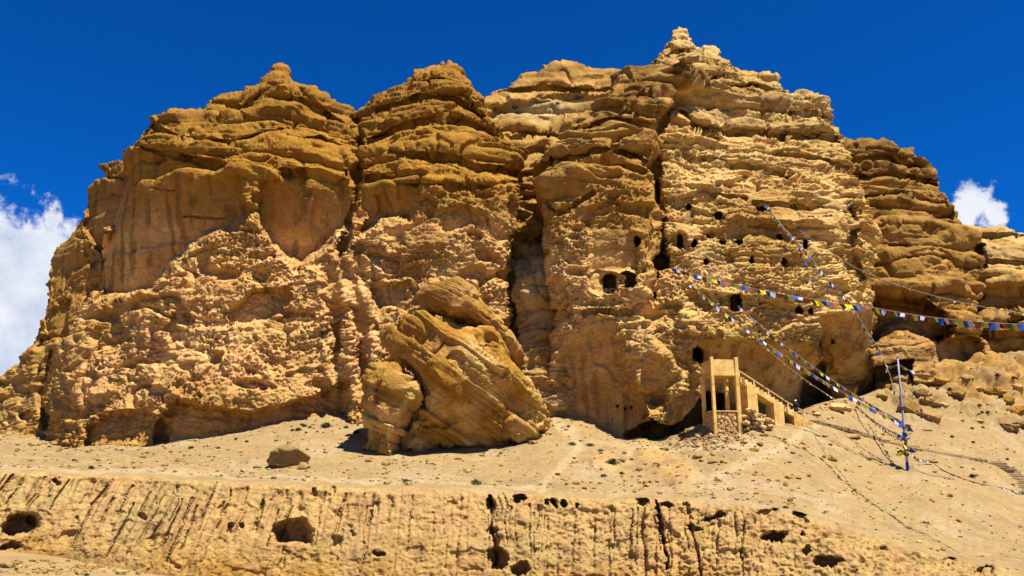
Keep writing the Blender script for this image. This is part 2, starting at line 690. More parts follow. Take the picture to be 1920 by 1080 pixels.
# ---- left mass with its two buttresses
def paint_left(F):
    x, y = F.px, F.py
    F.pink = sstep(330, 480, y) * (1 - 0.6 * sstep(700, 830, y))
    top = F.mask([(200, 300), (270, 180), (500, 60), (700, 180), (780, 60), (940, 150), (1000, 320), (930, 300), (860, 235), (760, 225), (690, 260), (640, 290), (560, 240), (470, 250), (400, 290), (300, 265)], 30)
    F.varn = 0.38 * top
    cap = 1 - sstep(300, 370, y)
    F.big = 0.16 + 0.95 * cap
    F.med = 0.10 + 0.42 * cap
    F.thin = 0.05 + 0.12 * cap
    F.rough = 1.0 - 0.55 * cap
    F.smooth = np.maximum(F.smooth, 0.2 * cap)
    # bare walls below the ledges
    F.hang([(225, 275), (300, 292), (400, 300), (458, 318), (452, 372), (482, 398), (430, 425), (385, 440), (345, 480), (318, 492), (285, 545), (180, 560), (188, 470), (215, 400)], 6.2, 14)
    F.hang([(486, 335), (530, 312), (600, 318), (655, 340), (655, 410), (640, 430), (600, 470), (560, 505), (525, 470), (492, 415), (480, 385)], 6.0, 14)
    F.hang([(675, 325), (740, 318), (800, 322), (785, 372), (765, 412), (735, 404), (700, 420), (672, 440)], 4.6, 12)
    # thicker crumbling apron that stands out below the walls
    ap = F.mask([(60, 860), (90, 700), (190, 560), (290, 545), (330, 490), (400, 440), (480, 398), (530, 470), (590, 500), (640, 470), (700, 425), (770, 410), (800, 330), (990, 330), (1000, 860)], 16)
    F.d -= 1.1 * ap
    F.smooth *= (1 - 0.55 * ap)
    # clefts
    F.groove([(666, 195), (672, 260), (676, 300), (668, 345), (662, 400), (648, 450), (640, 480)], 13, 3.4, 1.0)
    F.groove([(640, 470), (625, 560), (640, 640), (610, 720), (640, 770)], 24, 1.1)
    F.groove([(672, 470), (690, 560), (670, 640), (690, 720)], 16, 1.0)
    F.groove([(955, 380), (950, 470), (955, 600)], 14, 1.0)
    # strong bedding planes of the upper ledges
    for pts, w, dp in (([(232, 268), (300, 282), (360, 300), (420, 318), (470, 310)], 6, 1.3),
                       ([(282, 232), (340, 262), (380, 262), (430, 268), (480, 255), (530, 245)], 7, 1.6),
                       ([(395, 192), (450, 200), (490, 178), (530, 160), (560, 170), (610, 215), (655, 245)], 6, 1.0),
                       ([(540, 260), (600, 262), (640, 280), (672, 292)], 7, 1.6),
                       ([(560, 185), (620, 225), (655, 245)], 5, 1.2),
                       ([(690, 265), (760, 236), (840, 215), (900, 235), (960, 262)], 7, 1.6),
                       ([(685, 298), (740, 285), (820, 290), (880, 310), (975, 325)], 7, 1.5),
                       ([(705, 205), (790, 180), (860, 190), (905, 215)], 5, 1.3),
                       ([(690, 330), (780, 345), (880, 350), (970, 345)], 6, 1.1),
                       ([(760, 160), (830, 150), (880, 165)], 4, 0.9),
                       ([(290, 352), (330, 356)], 3, 0.5), ([(345, 405), (420, 412)], 3, 0.6), ([(500, 330), (560, 320)], 4, 0.8)):
        F.groove(pts, w, dp, 0.7)
    # hollows of the apron
    for p, dp in (([(420, 585), (470, 545), (540, 540), (545, 560), (500, 600), (440, 605)], 1.9),
                  ([(300, 780), (330, 745), (385, 760), (470, 775), (600, 735), (655, 715), (655, 900), (290, 900), (290, 820)], 2.2),
                  ([(160, 800), (200, 775), (280, 770), (310, 800), (300, 900), (150, 900)], 2.0),
                  ([(600, 620), (640, 600), (650, 660), (615, 670)], 1.2),
                  ([(690, 545), (760, 530), (770, 560), (710, 580)], 0.9),
                  ([(310, 610), (330, 590), (345, 640), (320, 650)], 1.0),
                  ([(370, 485), (388, 480), (392, 505), (375, 508)], 0.8),
                  ([(820, 400), (880, 385), (900, 420), (840, 440)], 1.1),
                  ([(700, 370), (720, 360), (760, 460), (720, 470)], 0.8)):
        F.alcove(p, dp, 8, 0.6)
    # ribs left between runnels at the foot of the cleft
    k = F.mask([(590, 480), (720, 470), (720, 760), (600, 760)], 40)
    F.d += k * 0.5 * np.sin((x - 0.15 * (y - 600)) / 7.0)


cliff_left = cliff_body('left_cliff',
    L=[(84, 880), (84, 806), (89, 774), (97, 726), (115, 672), (131, 629), (150, 586), (183, 543), (190, 468), (199, 430), (216, 405), (231, 350), (233, 281)],
    T=[(233, 281), (250, 267), (281, 226), (285, 211), (309, 201), (383, 199), (398, 189), (413, 181), (457, 175), (479, 161), (492, 146), (508, 130), (516, 123), (529, 118), (539, 125), (548, 148),
       (575, 159), (590, 161), (616, 178), (640, 195), (657, 207), (664, 214), (670, 214), (687, 207), (704, 194), (705, 181), (725, 168), (748, 155), (770, 140), (774, 128), (807, 124), (830, 115), (855, 115), (870, 128), (872, 143), (880, 150), (884, 166), (896, 176), (908, 192)],
    R=[(970, 860), (966, 700), (958, 600), (955, 463), (963, 415), (965, 381), (970, 355), (978, 311), (976, 285), (952, 260), (922, 237), (907, 211), (908, 192)],
    B=[(84, 880), (300, 880), (640, 850), (970, 860)],
    ctrl=[(84, 850, 91), (200, 840, 84.5), (400, 820, 84), (600, 790, 86.5), (800, 790, 88), (960, 790, 90),
          (150, 590, 93.5), (300, 570, 88), (450, 550, 87.8), (600, 530, 89.5), (660, 510, 91), (800, 500, 89.5), (950, 500, 91),
          (240, 300, 93), (360, 310, 88.6), (460, 300, 88.0), (540, 270, 90), (620, 290, 90.5), (672, 300, 93), (760, 300, 90), (880, 300, 89.5), (970, 310, 92),
          (285, 215, 95), (400, 195, 96), (527, 125, 97.5), (600, 170, 98), (668, 205, 102), (720, 190, 97), (845, 120, 97), (905, 200, 97)],
    paint=paint_left, rnd=(4.0, 3.0, 2.2), skirt=(9, 14, 16), step=1.58)


# ---- the big central and right mass
CAVES = [(1178, 524, 10.5, 11, 3.5, 3.0), (1143, 532, 8.5, 13, 3.5, 2.6), (1195, 452, 5, 8, 3, 2), (1275, 453, 5, 12, 3.5, 2.2), (1302, 457, 4.5, 6.5, 3, 2), (1347, 404, 6, 6, 3, 2.4),
         (1291, 389, 4, 4.5, 3, 2), (1239, 491, 12, 12, 4.5, 2.2), (1252, 456, 3, 5, 2.5, 2), (1332, 442, 4.5, 4, 3, 2), (1355, 454, 4.5, 5, 3, 2), (1387, 454, 3.5, 6, 3, 2), (1324, 491, 4.5, 5, 3, 2),
         (1409, 487, 3.5, 5, 3, 2), (1428, 391, 6, 4.5, 3, 3), (1233, 515, 2.6, 9, 2.5, 2), (1379, 567, 7, 12, 3.5, 3), (1307, 664, 10, 14, 4.5, 2.3), (1498, 582, 5.5, 5.5, 3, 2),
         (1520, 583, 3.2, 5, 3, 2), (1469, 488, 4, 4.5, 2.5, 2), (1510, 460, 6, 8, 3, 2), (1232, 362, 5, 18, 2, 2), (1461, 444, 3, 4, 2, 3), (1228, 553, 2.5, 5, 2, 2),
         (1158, 762, 2, 2.5, 1, 2), (1184, 764, 2.2, 2.5, 1, 2), (1172, 766, 1.8, 2, 1, 2), (1560, 640, 3, 4, 1, 2)]


def paint_right(F):
    x, y = F.px, F.py
    isF = sstep(1215, 1265, x)
    F.yel = 0.35 + 0.65 * isF
    F.pink = sstep(400, 520, y) * (1 - isF) * 0.9
    cap = F.mask([(990, 380), (990, 280), (1150, 100), (1290, 140), (1290, 200), (1250, 240), (1235, 330), (1190, 310), (1100, 330), (1040, 390)], 26)
    capE = F.mask([(1100, 240), (1160, 100), (1290, 140), (1290, 195), (1240, 235), (1180, 240)], 22)
    capF = F.mask([(1220, 150), (1270, 20), (1600, 150), (1610, 280), (1480, 270), (1400, 240), (1300, 240)], 30)
    F.varn = np.clip(0.75 * capE + 0.25 * cap + 0.30 * capF, 0, 1)
    F.pale = 0.25 * capF
    F.big = 0.16 + 0.85 * cap + 0.95 * capF
    bed = isF * sstep(220, 280, y) * (1 - sstep(430, 520, y))
    F.med = 0.10 + 0.40 * cap + 0.40 * capF + 0.62 * bed
    F.thin = 0.05 + 0.08 * cap + 0.20 * isF
    F.rough = 0.95 - 0.5 * cap - 0.4 * capF - 0.25 * bed
    F.smooth = np.maximum(0.2 * cap, 0.1 * capF)
    # the near buttress stands in front of the broad face
    but = F.mask([(900, 300), (1120, 60), (1250, 110), (1282, 160), (1270, 190), (1235, 240), (1228, 330), (1238, 400), (1232, 480), (1210, 540), (1225, 640), (1290, 700), (1230, 900), (900, 900)], 14)
    F.d -= 3.6 * but * (1 - 0.6 * sstep(480, 700, y))
    F.groove([(1262, 190), (1232, 250), (1230, 330), (1234, 380), (1242, 430), (1246, 470)], 13, 3.2, 0.8)
    for pts, w, dp in (([(1020, 300), (1060, 292), (1140, 285), (1200, 290), (1226, 320)], 7, 1.6),
                       ([(1020, 342), (1080, 318), (1150, 306), (1215, 325)], 6, 1.2),
                       ([(1070, 248), (1140, 226), (1200, 228), (1232, 245)], 7, 1.6),
                       ([(1140, 200), (1190, 190), (1250, 200)], 5, 1.3),
                       ([(1022, 380), (1050, 400), (1090, 380), (1110, 360)], 6, 1.2),
                       ([(1300, 236), (1370, 246), (1440, 250), (1500, 256), (1575, 262)], 7, 1.7),
                       ([(1275, 215), (1320, 240), (1345, 262)], 6, 1.5),
                       ([(1270, 150), (1320, 158), (1345, 142)], 5, 1.3), ([(1320, 172), (1340, 165), (1380, 160), (1420, 165)], 5, 1.2),
                       ([(1400, 160), (1440, 168), (1470, 180)], 5, 1.1), ([(1420, 195), (1480, 205), (1530, 208)], 5, 1.2),
                       ([(1430, 290), (1500, 292), (1590, 312)], 6, 1.2), ([(1290, 292), (1350, 300), (1420, 318), (1490, 330)], 5, 0.9),
                       ([(1285, 110), (1310, 118), (1370, 128)], 4, 1.0), ([(1240, 110), (1275, 92), (1300, 92)], 3, 0.8),
                       ([(1245, 372), (1300, 380), (1340, 366), (1400, 372)], 5, 0.9), ([(1420, 376), (1500, 385), (1590, 400)], 5, 1.0),
                       ([(1092, 588), (1140, 584), (1180, 590)], 4, 1.1),
                       ([(1590, 380), (1602, 420), (1600, 470), (1620, 520)], 7, 1.6)):
        F.groove(pts, w, dp, 0.7)
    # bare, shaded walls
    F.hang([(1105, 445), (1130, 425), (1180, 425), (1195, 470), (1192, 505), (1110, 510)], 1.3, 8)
    F.alcove([(1107, 518), (1122, 508), (1156, 512), (1158, 545), (1130, 552), (1110, 545)], 1.3, 4)
    F.alcove([(1216, 468), (1230, 452), (1252, 455), (1258, 480), (1255, 500), (1220, 500)], 0.9, 4)
    F.alcove([(1262, 440), (1275, 428), (1288, 440), (1290, 465), (1262, 468)], 0.8, 4)
    F.alcove([(1282, 570), (1290, 555), (1325, 550), (1335, 570), (1320, 582)], 1.6, 5)
    F.alcove([(1372, 560), (1380, 553), (1398, 554), (1406, 566), (1398, 580), (1374, 580)], 1.2, 3)
    F.alcove([(1350, 475), (1370, 470), (1378, 490), (1360, 495)], 0.7, 4)
    F.alcove([(1435, 420), (1475, 425), (1480, 452), (1440, 455)], 0.7, 4)
    F.alcove([(1290, 390), (1300, 385), (1305, 420), (1285, 440), (1278, 410)], 0.6, 4)
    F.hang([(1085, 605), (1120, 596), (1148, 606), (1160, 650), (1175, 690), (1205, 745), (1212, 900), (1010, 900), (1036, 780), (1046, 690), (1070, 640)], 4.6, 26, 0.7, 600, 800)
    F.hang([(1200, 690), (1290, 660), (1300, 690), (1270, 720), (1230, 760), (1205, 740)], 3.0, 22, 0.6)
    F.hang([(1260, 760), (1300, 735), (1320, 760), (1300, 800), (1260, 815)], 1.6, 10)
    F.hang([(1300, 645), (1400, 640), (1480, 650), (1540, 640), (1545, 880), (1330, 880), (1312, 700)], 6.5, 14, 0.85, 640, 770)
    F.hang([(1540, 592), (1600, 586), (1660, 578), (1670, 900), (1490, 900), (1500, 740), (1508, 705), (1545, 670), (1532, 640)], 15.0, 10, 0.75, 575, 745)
    shelter_shade = F.mask([(1320, 660), (1480, 655), (1530, 600), (1660, 590), (1670, 900), (1300, 900)], 40)  # shade of the shelter wall, painted into the rock colour via the varnish mask
    F.varn = np.maximum(F.varn, 0.55 * shelter_shade)
    F.alcove([(1160, 832), (1170, 814), (1192, 806), (1222, 786), (1256, 804), (1278, 794), (1303, 752), (1323, 735), (1360, 740), (1360, 900), (1155, 900)], 12.0, 5)
    # outstanding blocks by the big shelter
    F.d -= 0.8 * F.mask([(1556, 650), (1575, 632), (1600, 632), (1640, 655), (1640, 700), (1600, 720), (1560, 690)], 14)
    F.d -= 1.6 * F.mask([(1190, 640), (1280, 560), (1315, 600), (1312, 690), (1270, 740), (1215, 750), (1180, 720)], 40)
    # bench with a timber ledge
    F.d -= 0.9 * F.mask([(1270, 590), (1335, 590), (1335, 625), (1275, 625)], 10)
    for c in CAVES:
        F.hole(*c)


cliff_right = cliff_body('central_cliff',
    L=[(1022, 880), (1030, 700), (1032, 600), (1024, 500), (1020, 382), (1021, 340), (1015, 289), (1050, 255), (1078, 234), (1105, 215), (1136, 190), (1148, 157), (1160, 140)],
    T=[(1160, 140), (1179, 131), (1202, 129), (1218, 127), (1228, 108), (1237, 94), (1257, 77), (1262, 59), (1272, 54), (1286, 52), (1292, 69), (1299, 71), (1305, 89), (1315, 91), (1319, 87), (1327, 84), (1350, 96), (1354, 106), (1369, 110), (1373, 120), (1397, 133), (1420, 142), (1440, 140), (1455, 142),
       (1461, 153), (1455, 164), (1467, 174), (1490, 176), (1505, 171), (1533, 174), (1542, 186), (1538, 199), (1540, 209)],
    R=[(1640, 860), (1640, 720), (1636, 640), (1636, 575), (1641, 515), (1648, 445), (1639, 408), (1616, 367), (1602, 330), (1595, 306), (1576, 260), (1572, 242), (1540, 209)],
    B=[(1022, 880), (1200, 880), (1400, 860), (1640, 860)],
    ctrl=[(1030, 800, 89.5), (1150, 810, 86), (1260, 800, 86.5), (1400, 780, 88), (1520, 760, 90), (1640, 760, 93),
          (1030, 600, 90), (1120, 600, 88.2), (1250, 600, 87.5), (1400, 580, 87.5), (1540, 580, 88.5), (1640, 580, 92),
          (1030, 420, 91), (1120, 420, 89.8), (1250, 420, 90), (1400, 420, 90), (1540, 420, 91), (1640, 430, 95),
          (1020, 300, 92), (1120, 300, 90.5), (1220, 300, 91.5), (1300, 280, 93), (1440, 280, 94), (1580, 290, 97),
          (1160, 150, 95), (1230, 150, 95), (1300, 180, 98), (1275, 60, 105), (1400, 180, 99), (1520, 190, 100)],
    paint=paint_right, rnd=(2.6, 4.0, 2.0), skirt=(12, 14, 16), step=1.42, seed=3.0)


# ---- pale layered cliff set back between the two masses, with the gully below it
def paint_back(F):
    x, y = F.px, F.py
    F.pale = 0.05 + 0.75 * sstep(430, 520, y)
    F.yel += 0.38
    F.varn = 0.42 * F.mask([(930, 110), (1240, 90), (1240, 160), (1040, 150), (940, 175)], 20) + 0.25 * (1 - sstep(430, 520, y))
    up = 1 - sstep(330, 420, y)
    F.big = 0.35 + 0.9 * up
    F.med = 0.30 + 0.35 * up
    F.thin = 0.2 * np.ones_like(x)
    F.rough = 0.85 - 0.6 * up
    sc = F.mask([(905, 215), (960, 195), (1060, 175), (1130, 180), (1110, 215), (1040, 240), (920, 230)], 20)
    F.pale = np.maximum(F.pale, 0.8 * sc)
    F.smooth = 0.5 * sc
    F.d += 2.5 * sc
    for pts, w, dp in (([(940, 175), (1010, 160), (1080, 172), (1140, 168)], 6, 1.7), ([(925, 235), (1000, 225), (1070, 232), (1110, 220)], 6, 1.6),
                       ([(940, 262), (1000, 248), (1060, 258)], 5, 1.4), ([(960, 285), (1010, 278), (1040, 285)], 5, 1.3), ([(970, 330), (1030, 318)], 6, 1.4),
                       ([(975, 372), (1030, 365)], 6, 1.4), ([(965, 440), (1000, 455), (1030, 440)], 8, 2.0)):
        F.groove(pts, w, dp, 0.7)
    F.groove([(955, 300), (952, 400), (950, 520), (956, 640), (958, 760)], 12, 2.5)
    F.d += 2.2 * F.mask([(950, 390), (1040, 390), (1035, 470), (1000, 480), (985, 500), (945, 500)], 20)


cliff_back = cliff_body('gully_cliff',
    L=[(860, 860), (870, 500), (885, 300), (893, 187)],
    T=[(893, 187), (915, 177), (935, 167), (950, 165), (965, 148), (978, 137), (1007, 134), (1037, 121), (1055, 118), (1078, 120), (1100, 124), (1120, 127), (1148, 129), (1179, 132), (1235, 140)],
    R=[(1240, 860), (1240, 500), (1238, 300), (1235, 140)],
    B=[(860, 860), (1240, 860)],
    ctrl=[(860, 800, 96), (1000, 800, 88.2), (1200, 800, 98), (900, 500, 99), (1000, 520, 89), (1005, 640, 88.6), (978, 560, 89.6), (978, 680, 89.0), (952, 610, 94.5), (1150, 500, 98), (900, 380, 101), (1000, 380, 99), (1200, 380, 103),
          (900, 280, 104), (1000, 280, 103), (1200, 280, 107), (900, 190, 113), (1050, 190, 112), (1050, 122, 117), (1220, 140, 117)],
    paint=paint_back, rnd=(0, 0, 2.0), skirt=(2, 2, 20), base=C_OCHRE * 1.1, step=2.0, seed=6.0)


# ---- dark flank at the far left
def paint_flank(F):
    F.pink += 0.25
    F.varn = 0.45 * (1 - sstep(330, 460, F.py)) + 0.2
    F.big = 0.15 + 0.4 * (1 - sstep(330, 380, F.py))
    F.med *= 0.4
    F.rough *= 0.75
    F.hang([(165, 350), (225, 330), (240, 480), (200, 480), (160, 430)], 3.0, 8)
    F.hang([(100, 480), (140, 430), (150, 460), (125, 540), (95, 555)], 1.8, 8)
    F.groove([(190, 332), (235, 338)], 5, 1.4)
    F.groove([(64, 634), (100, 628), (130, 630)], 5, 1.5)
    F.groove([(100, 660), (80, 740), (90, 800)], 12, 1.5)
    F.alcove([(80, 590), (130, 560), (125, 625), (85, 628)], 1.5, 8)
    F.alcove([(38, 775), (60, 770), (60, 785), (42, 786)], 1.2, 4)
    F.yel += 0.5 * sstep(630, 660, F.py)


cliff_flank = cliff_body('flank_cliff',
    L=[(-260, 900), (-240, 850), (-120, 790), (0, 704), (32, 677), (64, 634), (75, 613), (91, 543), (97, 495), (107, 468), (142, 428), (145, 398), (161, 371), (172, 339), (192, 330), (190, 309)],
    T=[(190, 309), (212, 299), (260, 299), (330, 302)],
    R=[(330, 900), (330, 600), (330, 302)],
    B=[(-260, 900), (330, 900)],
    ctrl=[(-200, 850, 112), (0, 820, 101), (120, 840, 96), (300, 840, 98), (0, 720, 106), (100, 650, 100), (200, 650, 97), (110, 500, 106), (220, 500, 98.5), (160, 380, 105), (240, 340, 100), (200, 305, 104)],
    paint=paint_flank, rnd=(4.5, 0, 2.0), skirt=(14, 2, 14), step=2.4, seed=9.0)


# ---- layered cliff on the right and the far one beyond
def paint_lay(F):
    F.yel += 0.12
    F.pink += 0.2
    F.varn = 0.45 * (1 - sstep(300, 480, F.py)) + 0.55
    F.big = 0.85 + 0.35 * (1 - sstep(450, 560, F.py))
    F.med = 0.32 * np.ones_like(F.px)
    F.thin += 0.08
    F.smooth += 0.25
    F.rough *= 0.42
    F.alcove([(1630, 545), (1690, 540), (1730, 560), (1780, 590), (1800, 605), (1760, 640), (1700, 620), (1630, 640)], 6.5, 8)
    F.alcove([(1755, 630), (1800, 635), (1845, 640), (1850, 668), (1790, 690), (1760, 680)], 4.5, 6)
    F.d -= 2.6 * F.mask([(1630, 650), (1660, 612), (1705, 605), (1750, 640), (1760, 720), (1640, 720)], 12)
    F.alcove([(1610, 712), (1640, 684), (1690, 676), (1714, 674), (1708, 712), (1690, 900), (1610, 900)], 8.0, 5)
    blk_ = F.mask([(1625, 650), (1660, 605), (1705, 598), (1760, 635), (1850, 640), (1860, 720), (1625, 720)], 20)
    F.big = F.big * (1 - 0.75 * blk_)
    F.med = F.med * (1 - 0.7 * blk_)
    F.pink = F.pink + 0.5 * blk_
    for pts, w, dp in (([(1595, 300), (1660, 296), (1725, 318)], 6, 1.5), ([(1600, 330), (1680, 326), (1755, 345)], 6, 1.5), ([(1610, 368), (1690, 362), (1775, 388)], 6, 1.5),
                       ([(1650, 425), (1730, 418), (1812, 442)], 6, 1.6), ([(1640, 498), (1740, 478), (1835, 500)], 6, 1.5), ([(1650, 470), (1700, 460)], 5, 1)):
        F.groove(pts, w, dp, 0.7)


cliff_layer = cliff_body('layered_cliff',
    L=[(1560, 820), (1560, 500), (1570, 267)],
    T=[(1570, 267), (1588, 267), (1639, 265), (1676, 267), (1685, 279), (1708, 281), (1725, 297), (1722, 316)],
    R=[(1885, 820), (1861, 663), (1833, 617), (1826, 593), (1831, 543), (1840, 520), (1840, 505), (1833, 496), (1831, 478), (1812, 427), (1810, 408), (1778, 390), (1773, 376), (1756, 343), (1750, 325), (1729, 323), (1722, 316)],
    B=[(1560, 820), (1885, 820)],
    ctrl=[(1580, 720, 104), (1700, 700, 103), (1850, 700, 106), (1600, 560, 107), (1700, 560, 105.5), (1820, 560, 108), (1620, 430, 109), (1720, 430, 108), (1800, 430, 111), (1600, 290, 113), (1680, 280, 113), (1720, 310, 114)],
    paint=paint_lay, rnd=(0, 2.2, 1.8), skirt=(2, 14, 14), step=1.7, seed=12.0)


def paint_far(F):
    F.yel += 0.7
    F.pale = 0.7 * (1 - sstep(470, 520, F.py))
    F.varn += 0.1 + 0.5 * sstep(500, 560, F.py)
    F.big = 1.1 * np.ones_like(F.px)
    F.med = 0.5 * np.ones_like(F.px)
    F.rough *= 0.5
    F.alcove([(1780, 462), (1842, 462), (1852, 560), (1845, 640), (1872, 720), (1780, 720)], 10.0, 10, 0.5)
    F.hang([(1835, 540), (1930, 528), (2050, 530), (2050, 592), (1930, 592), (1840, 594)], 8.0, 8, 0.6)
    F.hang([(1845, 628), (1880, 620), (2050, 606), (2050, 720), (1850, 720)], 11.0, 8, 0.6)
    for pts, w, dp in (([(1815, 448), (1880, 440), (1960, 450)], 6, 1.8), ([(1830, 495), (1860, 490), (1990, 500)], 6, 1.8), ([(1840, 520), (1990, 515)], 5, 1.5), ([(1840, 605), (1990, 600)], 6, 2.0)):
        F.groove(pts, w, dp, 0.7)


cliff_far = cliff_body('far_cliff',
    L=[(1780, 800), (1780, 600), (1782, 418)],
    T=[(1782, 418), (1812, 420), (1843, 422), (1884, 427), (1920, 436), (2000, 450), (2120, 470)],
    R=[(2120, 800), (2120, 470)],
    B=[(1780, 800), (2120, 800)],
    ctrl=[(1800, 700, 130), (2000, 700, 122), (1800, 560, 133), (2000, 560, 127), (1800, 430, 144), (2000, 460, 140)],
    paint=paint_far, rnd=(0, 0, 2.5), skirt=(2, 20, 20), step=1.8, seed=15.0, base=C_OCHRE)

# ------------------------------------------------------------------ terrace, talus and low ground
def pl(pts):
    p = np.array(pts, float)
    xs = np.arange(-560, 2520, 4.0)
    ys = np.interp(xs, p[:, 0], p[:, 1])
    k = np.hanning(15)
    ys = np.convolve(np.pad(ys, 7, 'edge'), k / k.sum(), 'valid')
    return lambda x: np.interp(x, xs, ys)


RIM = pl([(-500, 850), (-200, 868), (0, 880), (200, 886), (450, 900), (600, 907), (900, 918), (1050, 925), (1200, 930), (1280, 935), (1400, 945), (1500, 960), (1560, 983), (1650, 1008), (1760, 1040), (1920, 1078), (2100, 1110), (2450, 1160)])
RIMY = pl([(-500, 70), (0, 61), (400, 60), (1000, 59.5), (1280, 59), (1500, 57), (1760, 52.5), (1920, 50), (2450, 46)])
BASE = pl([(-500, 1010), (0, 1040), (60, 1036), (160, 1046), (260, 1066), (350, 1082), (520, 1096), (700, 1102), (1000, 1114), (1500, 1122), (1920, 1122), (2100, 1140), (2450, 1175)])
FOOT = pl([(-500, 775), (-200, 798), (0, 812), (100, 824), (160, 832), (290, 828), (340, 816), (460, 798), (560, 770), (640, 762), (760, 772), (900, 776), (1030, 773), (1090, 787), (1145, 806), (1180, 823), (1245, 825), (1295, 804), (1350, 786), (1440, 776), (1520, 768), (1560, 750), (1620, 744), (1655, 734), (1700, 704), (1730, 690), (1770, 680), (1860, 668), (1920, 662), (2100, 640), (2450, 620)])
FOOTY = pl([(-500, 120), (-200, 108), (0, 98), (100, 95), (200, 88), (460, 87.5), (640, 91), (900, 93), (1030, 91), (1160, 87.5), (1230, 86.5), (1290, 85.5), (1350, 85), (1440, 86), (1520, 88.5), (1560, 92), (1640, 98), (1700, 103), (1860, 109), (1920, 116), (2450, 124)])


def talus_point(px, py):
    r, f = RIM(px), FOOT(px)
    v = (r - py) / (r - f)
    return v


